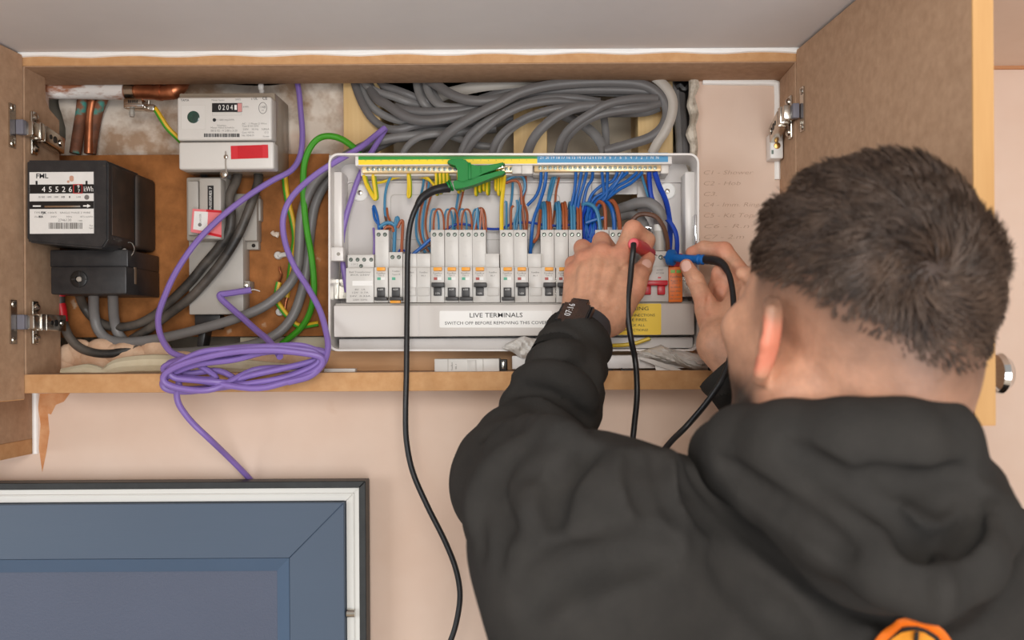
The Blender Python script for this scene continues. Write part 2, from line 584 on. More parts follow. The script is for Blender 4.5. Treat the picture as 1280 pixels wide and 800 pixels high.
HINGEGREY = M('hinge_plastic_grey', (110, 108, 118), 0.5)
def hinge(zc, left, splay=0.0):
    """cup hinge: plate on the door, arm with its link, mounting plate with screws on the side panel"""
    s = 1 if left else -1
    xw = XL if left else XR
    root = None
    y0 = FRONT
    # wing plate on the door's inner face (the door stands forward of the carcass)
    m = MB()
    xx = xw - (s * 0.0005)
    d, n = (dL, nL) if left else (dR, nR)
    h = hL if left else hR
    c = h + d * 0.022 - n * 0.0012
    for t0, t1, hh in ((0.016, 0.027, 0.0265),):
        q = [h + d * t0 - n * 0.0004, h + d * t1 - n * 0.0004, h + d * t1 - n * 0.0022, h + d * t0 - n * 0.0022]
        m.prism([Vector((p.x, p.y, zc - hh)) for p in q], (0, 0, 2 * hh))
    root = m.build('hinge', STEEL, cab)
    for dz in (-0.0215, 0.0215):
        c2 = h + d * 0.0215 - n * 0.0022
        c2.z = zc + dz
        m = MB(); m.lathe(c2, -n, [(0, .0042), (.0012, .0036), (.0018, .0012)], 12)
        m.build('door_screw', STEEL, root)
    # cup link block, grey pad
    m = MB()
    p0 = h + d * 0.019 - n * 0.004
    m.box((min(xw, xw + s * 0.008), y0 - 0.020, zc - 0.009), (max(xw, xw + s * 0.009), y0 - 0.011, zc + 0.009), 0.001)
    m.build('pad', HINGEGREY, root)
    R = Matrix.Rotation(math.radians(splay), 3, 'X')
    piv = Vector((xw, y0 + 0.004, zc))
    m = MB()
    m.box((min(xw + s * .004, xw + s * .017), y0 - 0.013, zc - 0.0085), (max(xw + s * .004, xw + s * .017), y0 + 0.004, zc + 0.0085), 0.001)
    m.box((min(xw + s * .006, xw + s * .0185), y0 + 0.002, zc - 0.0105), (max(xw + s * .006, xw + s * .0185), y0 + 0.012, zc + 0.0105), 0.001)
    m.build('link', STEEL, root)
    m = MB()
    m.box((min(xw + s * .008, xw + s * .019), y0 + 0.012, zc - 0.0105), (max(xw + s * .008, xw + s * .019), y0 + 0.058, zc + 0.0105), 0.0012, rot=R, piv=piv)
    m.build('arm', STEEL, root)
    for yy in (0.024, 0.034, 0.046):
        m = MB()
        a0 = Vector((xw + s * .0188, y0 + yy, zc)); a0 = piv + R @ (a0 - piv)
        m.cyl(a0, a0 + Vector((s * .0008, 0, 0)), .0044 if yy > .03 else .003, n=12)
        m.build('adjuster', BLACKGAP, root)
    m = MB()
    a0 = Vector((xw + s * .0195, y0 + .046, zc)); a0 = piv + R @ (a0 - piv)
    m.lathe(a0, (s, 0, 0), [(0, .0036), (.0012, .003), (.0016, .001)], 12)
    m.build('arm_screw', STEEL, root)
    m = MB()
    m.box((min(xw, xw + s * .004), y0 + 0.009, zc - 0.027), (max(xw, xw + s * .004), y0 + 0.022, zc + 0.027), 0.0018)
    m.build('mounting_plate', STEEL, root)
    for dz in (-0.019, 0.019):
        m = MB(); m.lathe((xw + s * .004, y0 + 0.0155, zc + dz), (s, 0, 0), [(0, .0052), (.002, .0048), (.0036, .003), (.0042, .001)], 14)
        m.build('plate_screw', STEEL, root)
    return root
zc1, zc2 = P(40, 163, FRONT).z, P(40, 403, FRONT).z
hinge(zc1, True, -8); hinge(zc2, True, 0); hinge(P(1000, 143, FRONT).z, False, -14); hinge(P(1000, 400, FRONT).z, False)

# boxed-in board standing out from the wall below the left door
bx = P(42, 530, WALL).x
mb = MB(); mb.box((bx - 0.30, 0.80, P(42, 548, WALL).z), (bx, WALL, P(42, 491, WALL).z), 0.001)
o = mb.build('boxing', MDF, label='MDF boxing on the wall under the left cupboard door', cat='boxing')
mb = MB(); mb.box((bx - 0.30, 0.80, P(42, 567, WALL).z), (bx - 0.0005, WALL, P(42, 548, WALL).z), 0.001)
mb.build('bottom_lipping', MDFEDGE, o)
mb = MB(); mb.tube([Vector((bx + .003, WALL - .001, P(42, y, WALL).z)) for y in (491, 515, 540, 567)], 0.0038, 8, 3)
mb.build('trim_6', CAULK, kind='structure')
mb = MB()
RUST = M('torn_plaster_orange', (196, 128, 78), 0.9, col2=(214, 160, 116), vs=40)
out = [(50, 492), (88, 491), (80, 502), (70, 506), (64, 518), (60, 517), (62, 540), (58, 566), (53, 590), (49, 560), (51, 530), (48, 510)]
mb.prism(L3(out, WALL + .0002), (0, -.0006, 0))
mb.build('trim_7', RUST, kind='structure')

# magnetic catch on the right side panel
mc = thing('magnetic_catch', P(970, 182, 1.19), 'small white magnetic catch block beside the right hinge', 'catch')
MB().pbox(963, 166, 979, 198, 1.185, 1.209, 0.0015).build('body', M('white_plastic', (232, 230, 226), 0.35), mc)
mb = MB(); mb.lathe(P(971.5, 182, 1.185), (0, -1, 0), [(0, .0044), (.001, .004), (.0016, .0015)], 14); mb.build('screw', BRASSY, mc)
mb = MB()
for y in (173, 190):
    mb.pbox(964.5, y - 2.5, 967, y + 2.5, 1.1845, 1.186)
mb.build('slot', M('slot_green_grey', (110, 128, 120), 0.6), mc)

# pencil list on the plaster
PENCIL = M('pencil_grey', (186, 156, 136), 0.8)
pn = None
for i, (s, w) in enumerate((('C1 - Shower', 62), ('C2 - Hob', 46), ('C3.', 16), ('C4 - Imm. Ring', 70), ('C5 - Kit Top', 62), ('C6 - R.n', 56), ('C7 - 2.m', 50), ('C8 -', 22), ('C9 - 8.n', 44))):
    pn = text(s, 878, 216 + i * 13.4, 5.2, WALL - 0.0003, PENCIL, wall_back, name='pencil_writing', w=w, align='LEFT', shear=0.25, bold=-0.012)
# ------------------------------------------------------------------ left half of the recess
COPPER = M('aged_copper', (150, 92, 62), 0.38, 0.85, col2=(196, 122, 84), vs=40, ramp=(0.3, 0.7))
WPIPE = M('white_painted_pipe', (150, 96, 66), 0.5, col2=(222, 216, 210), vs=42, ramp=(0.44, 0.54), stretch=(0.35, 1, 1))
VERDI = M('verdigris_pipe', (96, 62, 44), 0.7, 0.2, col2=(148, 92, 64), vs=40, speck=((72, 140, 128), 42.0, 0.54, 1.0))
BLACKP = M('black_bakelite', (34, 34, 36), 0.42, col2=(56, 54, 54), vs=50, ramp=(0.35, 0.8), bump=0.08, bs=200, speck=((110, 92, 74), 60.0, 0.72, 0.5))
BLACKSIDE = M('dusty_black', (44, 36, 30), 0.6, col2=(74, 56, 44), vs=18, speck=((150, 130, 110), 70.0, 0.74, 0.5))
PALEP = M('pale_grey_plastic', (214, 210, 204), 0.38, var=0.02, vs=20)
MIDGREY = M('mid_grey_plastic', (176, 170, 162), 0.42, var=0.04, vs=20)
GREYP2 = M('warm_grey_plastic', (160, 152, 142), 0.45, var=0.05, vs=25)
CLEARP = M('smoked_clear_plastic', (150, 138, 122), 0.2, var=0.06, vs=14)
PRINTK = M('print_black', (30, 30, 32), 0.7)
PRINTG = M('print_grey', (120, 116, 112), 0.7)
PRINTW = M('print_white', (236, 234, 230), 0.6)
PAPER = M('paper_white', (226, 224, 220), 0.45, var=0.03, vs=60)
REDT = M('red_tape', (196, 22, 34), 0.42, var=0.08, vs=50)
PINKT = M('pink_border', (226, 120, 124), 0.5)
CABG = M('grey_pvc', (120, 117, 115), 0.42, var=0.06, vs=30, spec=0.4)
CABG2 = M('dark_grey_pvc', (100, 97, 96), 0.42, var=0.06, vs=30, spec=0.4)
CABP = M('pale_grey_pvc', (176, 168, 158), 0.45, var=0.05, vs=30)
CABK = M('black_pvc', (30, 29, 29), 0.42, var=0.2, vs=30, speck=((110, 104, 96), 50.0, 0.66, 0.5))
CABT = M('dusty_black_grey_pvc', (96, 88, 80), 0.5, col2=(42, 40, 38), vs=9, ramp=(0.42, 0.58))
PURP = M('purple_pvc', (134, 108, 178), 0.42, var=0.05, vs=30, spec=0.4)
GREENW = M('green_pvc', (66, 152, 34), 0.4, var=0.06, vs=40)
YELW = M('yellow_pvc', (226, 178, 36), 0.42, var=0.06, vs=40)

MB().pbox(74, 193, 412, 421, 1.250, 1.256, 0.0008).build('hardboard_backing', HARDBOARD, label='orange brown hardboard sheet behind the meters', cat='board')
MB().pbox(300, 421, 412, 448, 1.26, 1.272, 0.001).build('cream_batten', M('cream_batten', (206, 196, 172), 0.8, var=.05), label='cream batten under the hardboard, left of the white enclosure', cat='batten')

# pipes
t = thing('copper_pipe', P(140, 113, 1.225), 'horizontal copper pipe, partly white painted, under the top board', 'pipe')
MB().tube(L3([(40, 113), (90, 113), (130, 113.5), (157, 114)], 1.225), 0.0115, 18, 3).build('painted_length', WPIPE, t, label='white painted stretch of the pipe')
MB().tube(L3([(155, 114.5), (185, 115), (205, 116), (219, 113, 1.225), (227, 104, 1.232), (229, 92, 1.236), (229, 78, 1.236)], 1.225), 0.0098, 18, 5).build('bare_length', COPPER, t, label='bare copper elbow')
mb = MB()
mb.cyl(P(196, 115.3, 1.225), P(203, 116, 1.225), 0.0108, n=18); mb.cyl(P(213, 115, 1.225), P(218, 113.4, 1.225), 0.0108, n=18)
mb.build('solder_ring', COPPER, t)
for k, (q, lab) in enumerate((([(104, 122), (102, 140), (98, 165), (94, 192)], 'left of the two verdigris stained copper pipes dropping behind the black meter'),
                              ([(129, 122), (122, 140), (117, 165), (113, 192)], 'right of the two verdigris stained copper pipes, nearest the earth clamp'))):
    MB().tube(L3(q, 1.25), 0.0075 if k == 0 else 0.0072, 14, 4).build('copper_pipe', VERDI, label=lab, cat='pipe', group='green stained pipes')
MB().tube(L3([(116, 126), (113, 145), (112, 165), (111, 192)], 1.246), 0.0062, 14, 4).build('copper_pipe', COPPER, label='thin clean copper pipe between the two verdigris stained pipes', cat='pipe')

# earth clamp round the pipe, with its little wire
t = thing('earth_clamp', P(165, 125, 1.21), 'bright metal earth clamp strapped round the horizontal copper pipe', 'clamp')
MB().lathe(P(158.5, 114, 1.225), (1, 0, 0), [(0, .0118), (.0005, .0128), (.0125, .0128), (.013, .0118)], 24).build('strap', STEEL, t)
mb = MB(); mb.pbox(154, 123, 177, 135, 1.198, 1.218, 0.0012); mb.build('block', STEEL, t)
mb = MB(); mb.pbox(156, 129.5, 179, 133, 1.190, 1.198, 0.0006); mb.build('tongue', CHROME, t)
mb = MB()
for k in range(5): mb.pbox(160 + k * 2.6, 125, 161.4 + k * 2.6, 128.4, 1.1975, 1.199)
mb.build('slot', DARK, t)
mb = MB(); mb.cyl(P(165, 135, 1.207), P(165, 146, 1.207), .003, n=10); mb.lathe(P(165, 140, 1.207), (0, 0, -1), [(0, .004), (.004, .004)], 8); mb.build('screw', GREYP2, t)
mb = MB(); mb.pbox(179, 130, 192, 138, 1.20, 1.212, 0.0012); mb.cyl(P(186, 126, 1.205), P(186, 131, 1.205), .0022, n=8); mb.build('terminal', STEEL, t)

def gy_wire(name, q, r, label, cat='wire', group=None, Y=None, parent=None, n=8):
    """green wire with a yellow stripe wrapped along one side"""
    w = MB().tube(L3(q, Y), r, n, 5).build(name, YELW, parent, label=label, cat=cat, group=group)
    pts = catmull(L3(q, Y), 5)
    off = []
    for i, p in enumerate(pts):
        d = (pts[min(i + 1, len(pts) - 1)] - pts[max(i - 1, 0)]).normalized()
        s = d.cross(Vector((0, 1, 0)))
        if s.length < 1e-3: s = Vector((1, 0, 0))
        off.append(p + s.normalized() * r * -0.45 + Vector((0, -r * 0.25, 0)))
    MB().tube(off, r * 0.78, n, 1).build('green_stripe', GREENW, w)
    return w
gy_wire('earth_wire', [(186, 133, 1.207), (194, 136, 1.207), (202, 148, 1.207), (210, 160, 1.21), (222, 172, 1.215), (230, 180, 1.225)], 0.0032, 'green and yellow wire from the pipe clamp to the white meter')

# black induction meter
FY, BY = 1.120, 1.205
mt = thing('electricity_meter', P(85, 310, 1.16), 'old black electricity meter with white dial plate at far left', 'meter')
mb = MB()
c = [(33, 200), (133, 200), (135, 203), (135, 300), (128, 311), (36, 303), (33, 300)]
f3, b3 = L3(c, FY), []
for p in f3:
    b3.append(Vector((p.x, BY, p.z)))
bm = mb.bm
va = [bm.verts.new(p) for p in f3]; vb = [bm.verts.new(p) for p in b3]
bm.faces.new(va); bm.faces.new(vb[::-1])
for i in range(len(va)): bm.faces.new((va[i], va[(i + 1) % len(va)], vb[(i + 1) % len(va)], vb[i]))
bmesh.ops.recalc_face_normals(bm, faces=bm.faces[:])
bmesh.ops.bevel(bm, geom=bm.edges[:], offset=0.0022, segments=2, affect='EDGES')
mb.build('case', BLACKP, mt)
mb = MB()
q0, q1 = P(33, 200, FY), P(135, 305, FY)
mb.box((q0.x + 0.004, BY - .012, q1.z + 0.002), (q1.x + 0.0045, 1.248, q0.z - 0.003), 0.006, 3)
mb.build('rear_housing', BLACKSIDE, mt)
mb = MB(); mb.box((q1.x - .0005, FY + .010, q1.z + .012), (q1.x + .0008, BY - .016, q0.z - .006), .0004); mb.build('side_panel_plate', BLACKSIDE, mt)
pl = sheet('dial_plate', 37, 215, 117, 292, FY, PAPER, mt, 0.0008)
text('FML', 52.5, 220.3, 5.8, FY - .0009, PRINTK, mt, w=15, bold=0.02)
sheet('counter_band', 37, 230.5, 117, 241.8, FY - .0008, BLACKGAP, mt, 0.0004)
for i, ch in enumerate('45526'):
    text(ch, 54.5 + i * 8.35, 237, 6.8, FY - .0013, PRINTW, mt, name='digit')
mb = MB()
mb.prism(L3([(91.5, 230.2), (103, 230.2), (103, 242), (91.5, 242)], FY - .0012), (0, -.0003, 0)); mb.build('red_frame', M('red_frame', (176, 40, 40), 0.5), mt)
sheet('frame_window', 92.6, 231.3, 102, 240.9, FY - .0015, BLACKGAP, mt, 0.0002)
text('9', 98, 233.5, 4.6, FY - .0018, PRINTW, mt, name='digit'); text('7', 98.6, 239, 4.0, FY - .0018, PRINTW, mt, name='digit')
text('kWh', 110.6, 236.6, 6.6, FY - .0013, PRINTW, mt, w=11.5)
for s, x, w, b in (('10 000  1000', 56, 16, 0), ('100', 70, 5, 0), ('10', 78.5, 4, .03), ('1', 87, 1.4, .03), ('1/10', 98, 5, 0)):
    text(s, x, 246.4, 2.3, FY - .0009, PRINTK, mt, w=w, bold=b)
MB().lathe(P(108.5, 246.6, FY - .0008), (0, -1, 0), [(0, .003), (.0002, .003)], 14).build('mark', PRINTG, mt)
sheet('disc_band', 37, 251.5, 117, 261, FY - .0008, BLACKGAP, mt, 0.0004)
sheet('arrow_bar', 41, 256.8, 51, 258.4, FY - .0012, PRINTW, mt, 0.0002)
MB().pbox(55.5, 256.9, 100, 259.2, FY - .0024, FY - .001, .0003).build('spinning_disc', STEEL, mt)
mb = MB(); mb.prism(L3([(104, 256.6), (109, 256.6), (109, 255), (113.5, 257.4), (109, 259.8), (109, 258.2), (104, 258.2)], FY - .0012), (0, -.0002, 0)); mb.build('arrow', PRINTW, mt)
for s, x, y, h, w, b in (('TYPE', 46.5, 266, 2.4, 7.5, 0), ('FJK', 54.5, 266, 2.6, 7, .04), ('100/5', 65, 266, 2.2, 11, 0), ('SINGLE PHASE 2 WIRE', 94, 266, 2.3, 38, 0),
                         ('20', 44.5, 271, 2.2, 3, 0), ('- 80A', 50, 271, 2.6, 8, .04), ('240V', 67, 271, 2.2, 7.5, 0), ('50Hz', 86.5, 271, 2.2, 7, 0), ('187.5 rev/kWh', 108, 271, 2.2, 16, 0),
                         ('2746130', 81, 275.3, 3.2, 16.5, 0), ('1988', 100, 276, 2, 5, 0), ('Made', 114, 282, 2, 4.5, 0), ('England', 114, 285, 2, 5, 0)):
    text(s, x, y, h, FY - .0009, PRINTK if b else PRINTG, mt, w=w, bold=b)
mb = MB()
random.seed(3)
x = 61.0
while x < 103:
    w = random.choice((0.7, 1.1, 1.6))
    mb.pbox(x, 278.4, min(x + w, 103.3), 286, FY - .0011, FY - .0008)
    x += w + random.choice((0.6, 0.8, 1.1))
mb.build('barcode', PRINTG, mt)
sheet('paint_spot', 86.8, 219.6, 92.2, 227, FY - .0008, M('pink_drip', (196, 150, 128), .7), mt, .0002, r=2.4)
sheet('paint_spot', 83.8, 225.5, 87, 228.6, FY - .0008, bpy.data.materials['pink_drip'], mt, .0002, r=1.4)
for x in (45.5, 108): MB().pbox(x - 1.2, 226, x + 1.2, 230.5, FY - .0016, FY - .0008, .0003).build('stop', BLACKGAP, mt)
# terminal block below
mb = MB(); mb.pbox(62, 312, 160, 334, 1.155, 1.248, 0.002); mb.build('terminal_shield', BLACKP, mt)
tb = MB().pbox(63, 333, 158, 367.5, 1.150, 1.248, 0.002).build('terminal_cover', BLACKP, mt)
mb = MB(); mb.lathe(P(99, 349, 1.150), (0, -1, 0), [(0, .0104), (.002, .0104), (.0026, .0092), (.0026, .004), (.0012, .0036)], 24); mb.build('screw_well', BLACKGAP, tb)
mb = MB(); mb.lathe(P(99, 349, 1.1476), (0, -1, 0), [(0, .0036), (.0015, .003), (.002, .001)], 14); mb.build('screw', GREYP2, tb)
mb = MB()
for dx, dy in ((1, 0), (0, 1)):
    mb.pbox(99 - 9 * dx - .6, 349 - 9 * dy - .6, 99 + 9 * dx + .6, 349 + 9 * dy + .6, 1.1468, 1.1476)
mb.build('cross_rib', BLACKP, tb)
mb = MB(); mb.pbox(161.5, 334, 168.5, 355, 1.172, 1.178, .0005); mb.build('tag', M('brown_tag', (112, 92, 74), .6), mt)
mb = MB(); mb.tube(L3([(155, 313), (157, 322), (163, 321), (168, 312), (165, 304), (160, 303)], 1.165), .0006, 6, 5); mb.build('seal_wire', STEEL, mt)
mb = MB(); mb.ball(P(155.5, 314, 1.165), .0036, (1, .6, 1)); mb.ball(P(157.5, 323.5, 1.165), .003, (1, .6, 1)); mb.build('lead_seal', MIDGREY, mt)

# white electronic meter
wm = thing('electricity_meter', P(285, 212, 1.2), 'white electricity meter with red tape and green lens at top', 'meter')
ROT = Matrix.Rotation(math.radians(-0.6), 3, 'Y')
WY = 1.168
mb = MB(); mb.pbox(221, 121, 339.5, 175, WY, 1.19, 0.003, 3); mb.build('front_cover', PALEP, wm)
mb = MB(); mb.pbox(223, 177, 342, 211.5, WY, 1.19, 0.003, 3); mb.build('terminal_cover', PALEP, wm)
mb = MB(); mb.pbox(224, 116, 344, 212, 1.186, 1.248, 0.002, 2); mb.build('rear_case', CLEARP, wm)
mb = MB()
for k in range(9): mb.box((P(343.6, 140, 1.19).x, 1.192 + (k % 3) * 0.012, P(344, 140 + k * 4.2, 1.19).z), (P(344.6, 140, 1.19).x, 1.199 + (k % 3) * 0.012, P(344, 142.5 + k * 4.2, 1.19).z))
mb.build('vent', GREYP2, wm)
mb = MB(); mb.prism(L3([(288.5, 182.5), (335, 181), (335.5, 197.5), (289, 199)], WY), (0, -.0006, 0)); tp = mb.build('red_tape', REDT, wm)
DRED = M('red_tape_double', (208, 40, 50), .45)
mb = MB(); mb.prism(L3([(288.5, 182.7), (297, 182.4), (297.4, 198.7), (289, 199)], WY - .0006), (0, -.0004, 0)); mb.build('tape_end', DRED, tp)
mb = MB(); mb.prism(L3([(328, 181), (335, 181), (335.5, 197.5), (328.5, 197.7)], WY - .0006), (0, -.0004, 0)); mb.build('tape_end', DRED, tp)
mb = MB(); mb.prism(L3(rrect(226.5, 131.5, 257, 162, 1), WY), (0, -.0003, 0)); mb.build('lens_panel', M('panel_line', (204, 199, 192), .4), wm)
sheet('lens_field', 227, 132, 256.5, 161.5, WY - .0003, PALEP, wm, .0001)
mb = MB(); mb.lathe(P(242, 146.5, WY), (0, -1, 0), [(0, .0078), (.0008, .0078), (.0012, .0070)], 28); mb.build('lens', M('green_lens', (50, 92, 78), .12, col2=(36, 60, 52), vs=60, coat=.6), wm)
sheet('counter_window', 265, 128.8, 302.5, 140, WY, BLACKGAP, wm, .0003)
sheet('red_digit_window', 297, 129.2, 302.3, 139.6, WY - .0003, M('pink_digit', (206, 140, 136), .5), wm, .0001)
for i, ch in enumerate('02041'):
    text(ch, 274.5 + i * 5, 134.6, 6.4, WY - .0004, PRINTW, wm, name='digit', w=3)
sheet('scale_box', 265.3, 140.6, 302, 144.2, WY, M('box_line', (190, 186, 180), .5), wm, .0002); sheet('scale_field', 265.8, 141, 301.6, 143.8, WY - .0002, PALEP, wm, .0001)
for s, x, y, h, w, m_ in (('TAMA', 231, 125.4, 2.9, 10.5, PRINTK), ('Meter Series', 272.5, 125.2, 2.0, 16, PRINTG), ('2002', 297.5, 124.4, 2.0, 6.5, PRINTG), ('kWh', 307.5, 133.6, 2.2, 7, PRINTG),
                          ('c UL', 318, 123.4, 3.2, 8, PRINTK), ('CE', 331, 123, 4.0, 6, PRINTK), ('V', 297, 141.6, 3, 2.4, PRINTK),
                          ('= 1000 imp/kWh', 281.5, 149.8, 2.2, 22, PRINTG), ('Polyphase', 277, 156.8, 2.0, 11, PRINTG), ('Meter Fixed Schedule', 278, 159.6, 2.0, 29, PRINTG), ('0015 02 - V 2.00 a 3-20', 280, 163.4, 2.6, 33, PRINTG),
                          ('AC   1 Phase 2 Wire', 318, 154.6, 2.1, 31, PRINTG), ('Type E100 220V', 313, 157.6, 2.1, 21, PRINTG), ('230V    50 Hz    5(80)A', 320, 161.6, 2.1, 33, PRINTG), ('Cons. 4.8 VA', 310, 165.6, 2.1, 15, PRINTG), ('No. 024619', 310, 169.4, 2.1, 15, PRINTG), ('Cl 2', 333, 165.6, 2.1, 5, PRINTG), ('Taiwan', 332.5, 170.6, 1.8, 8, PRINTG)):
    text(s, x, y, h, WY - .0002, m_, wm, w=w)
mb = MB(); mb.lathe(P(268, 150, WY), (0, -1, 0), [(0, .0022), (.0003, .0022)], 14); mb.build('eye', PRINTK, wm)
mb = MB(); mb.tube([P(328.5 + 5 * math.cos(a), 135 + 7 * math.sin(a), WY - .0002) for a in np.linspace(0, 2 * math.pi, 25)], .00035, 5, 1); mb.build('stamp_ring', PRINTG, wm)
text('148', 328.5, 134, 3.2, WY - .0002, PRINTG, wm, w=6); text('M', 328.5, 138, 2, WY - .0002, PRINTG, wm, w=2)
mb = MB()
x = 255.0
while x < 300:
    w = random.choice((0.6, 1.0, 1.5)); mb.pbox(x, 166.9, min(x + w, 300), 171.3, WY - .0003, WY); x += w + random.choice((.5, .7, 1.0))
mb.build('barcode', PRINTK, wm)
mb = MB(); mb.tube(L3([(282, 189), (282.2, 196), (282, 205), (283, 216)], WY - .002), .0009, 6, 4); mb.build('seal_wire', GREYP2, wm)
mb = MB(); mb.ball(P(282.3, 196, WY - .002), .0028, (1, .5, 1.1)); mb.ball(P(280, 218, WY - .001), .0056, (1, .5, .9)); mb.build('lead_seal', STEEL, wm)

# service cut-out: fuse carrier on its grey base
so = thing('service_fuse', P(270, 300, 1.24), 'grey service fuse holder with a red bordered sticker below the white meter', 'fuse')
mb = MB(); mb.pbox(236, 296, 304, 393, 1.222, 1.249, 0.0015); mb.build('base', MIDGREY, so)
mb = MB(); mb.pbox(232.5, 221, 283, 301, 1.205, 1.248, 0.003, 2); mb.build('carrier_housing', GREYP2, so)
mb = MB(); mb.pbox(248.5, 222, 276.5, 299, 1.188, 1.21, 0.003, 2); mb.build('fuse_carrier', MIDGREY, so)
mb = MB(); mb.pbox(234.5, 226, 248, 294, 1.197, 1.206, 0.002, 2); mb.build('side_wing', MIDGREY, so)
sheet('black_strip', 259.5, 232, 267, 264, 1.188, BLACKGAP, so, .0004)
text('SERIES 7', 263.2, 243, 3.0, 1.1874, PRINTW, so, w=18, rot=math.radians(90)); text('FUSE', 263.2, 257, 3.0, 1.1874, PRINTW, so, w=9, rot=math.radians(90))
mb = MB(); mb.prism(L3([(241, 261), (277, 263), (277, 297), (238.5, 290)], 1.1876), (0, -.0006, 0)); st = mb.build('sticker', PINKT, so, label='pink and red bordered sticker')
mb = MB(); mb.prism(L3([(243, 264), (260, 265), (259, 289.5), (241.5, 286.5)], 1.1870), (0, -.0003, 0)); mb.build('sticker_field', PAPER, st)
mb = MB(); mb.prism(L3([(258, 262), (277, 263.2), (277, 266), (258, 264.8)], 1.1868), (0, -.0003, 0)); mb.prism(L3([(258, 289.5), (277, 294), (277, 297), (258, 292.5)], 1.1868), (0, -.0003, 0)); mb.build('sticker_band', REDT, st)
text('DANGER', 250.5, 273, 2.4, 1.1866, PRINTG, so, w=11, rot=math.radians(90)); MB().lathe(P(249.8, 281, 1.1867), (0, -1, 0), [(0, .0024), (.0002, .0024)], 12).build('mark', PRINTG, so)
MB().pbox(296.5, 351, 312, 361, 1.228, 1.249, .001).build('lug', GREYP2, so)
mb = MB(); mb.lathe(P(306.5, 357, 1.228), (0, -1, 0), [(0, .0046), (.0018, .0042), (.0028, .0015)], 14); mb.build('screw', STEEL, so)
mb = MB(); mb.pbox(243, 393, 275, 412, 1.232, 1.249, .0015); mb.build('black_gland', BLACKP, so)
mb = MB(); mb.pbox(247, 408, 256, 434, 1.225, 1.249, .002, rot=Matrix.Rotation(math.radians(10), 3, 'Y')); mb.build('tail_clip', BLACKP, so)
# connector block at right of the fuse
cb = thing('connector_block', P(302, 304, 1.24), 'flat grey connector block behind the meter tails', 'connector')
MB().pbox(279, 242, 321, 301, 1.228, 1.249, .0015).build('body', GREYP2, cb)
mb = MB(); mb.pbox(319, 248, 325.5, 276, 1.236, 1.249, .001); mb.build('side_lug', GREYP2, cb)
mb = MB(); mb.pbox(306, 301, 323, 312, 1.238, 1.249, .001); mb.build('bottom_lug', GREYP2, cb)
mb = MB(); mb.lathe(P(317, 307, 1.238), (0, -1, 0), [(0, .0026), (.0003, .0026)], 12); mb.build('hole', DARK, cb)

# small fixings on the hardboard
def clip(px, py, lab, with_clip=True):
    t = thing('cable_clip', P(px, py, 1.249), lab, 'clip')
    if with_clip: MB().tube(L3([(px, py), (px + 5, py - 1), (px + 11, py - 2)], 1.244), .0034, 8, 3).build('hook', PALEP, t)
    mb = MB(); mb.lathe(P(px, py, 1.249), (0, -1, 0), [(0, .0055), (.004, .0055), (.006, .0045), (.007, .002)], 16); mb.build('head', PALEP, t)
    mb = MB(); mb.lathe(P(px, py, 1.242), (0, -1, 0), [(0, .0022), (.0006, .0018)], 10); mb.build('nail', STEEL, t)
clip(348.5, 319.5, 'white cable clip with hook on the hardboard, beside the purple cable')
clip(350.5, 390, 'round white clip low on the hardboard under the grey cable', False)
clip(349.5, 219, 'round white clip just below the white meter, beside the yellow wire', False)
MB().tube(L3([(340, 290), (343, 293), (347, 292), (345, 296)], 1.246), .003, 8, 3).build('plaster_crumb', OLDPLASTER, label='small lump of plaster stuck on the hardboard above the cable clip', cat='crumb')
mb = MB(); mb.ball(P(326, 108, 1.22), .005, (.8, .6, 1.3), 8, 6); mb.ball(P(327, 114, 1.22), .004, (.9, .6, 1), 8, 6); mb.build('filler_drip', PALEP, label='cream filler drip hanging above the white meter', cat='drip')
# ------------------------------------------------------------------ consumer unit
CUW = M('enclosure_white', (222, 217, 212), 0.30, var=0.012, vs=10, spec=0.5)
CUIN = M('enclosure_inner', (206, 200, 196), 0.34, var=0.015, vs=10)
COVER = M('cover_strip', (214, 208, 202), 0.34, var=0.012, vs=10)
BRK = M('breaker_grey', (206, 202, 196), 0.36, var=0.015, vs=30)
BRK2 = M('breaker_face', (200, 196, 190), 0.40, var=0.02, vs=50)
TOG = M('toggle_dark', (52, 50, 50), 0.45)
ORNG = M('test_button_orange', (240, 160, 34), 0.4)
GRNI = M('indicator_green', (80, 164, 134), 0.5)
REDI = M('indicator_red', (168, 70, 62), 0.5)
SCRW = M('terminal_screw', (150, 158, 150), 0.35, 0.9)
HOLE = M('terminal_hole', (70, 80, 70), 0.5)
BRASS = M('brass_bar', (226, 196, 150), 0.28, 0.55)
BARW = M('bar_carrier', (214, 208, 200), 0.4)
LGREEN = M('label_green', (22, 140, 46), 0.45)
LYEL = M('label_yellow', (246, 210, 26), 0.45)
LBLUE = M('label_blue', (58, 140, 186), 0.45)
WARNY = M('warning_yellow', (244, 206, 18), 0.45)
WHITEL = M('label_white', (240, 238, 234), 0.4)
RAIL = M('zinc_rail', (214, 210, 200), 0.25, 0.9)
REDSW = M('switch_red', (200, 22, 40), 0.35)
SPDO = M('spd_orange', (240, 122, 36), 0.42)
BLUEW = M('blue_pvc', (20, 90, 164), 0.38, var=0.06, vs=40)
BLUEL = M('light_blue_pvc', (64, 126, 162), 0.38, var=0.06, vs=40)
BLUED = M('dark_blue_pvc', (14, 62, 168), 0.38, var=0.05, vs=40)
BRNW = M('brown_pvc', (158, 82, 44), 0.40, var=0.08, vs=40)
BRND = M('dark_brown_pvc', (98, 66, 48), 0.40, var=0.08, vs=40)
EYEL = M('earth_yellow_pvc', (224, 190, 30), 0.42, var=0.05, vs=40)
EGRN = M('earth_green_pvc', (128, 150, 24), 0.42)

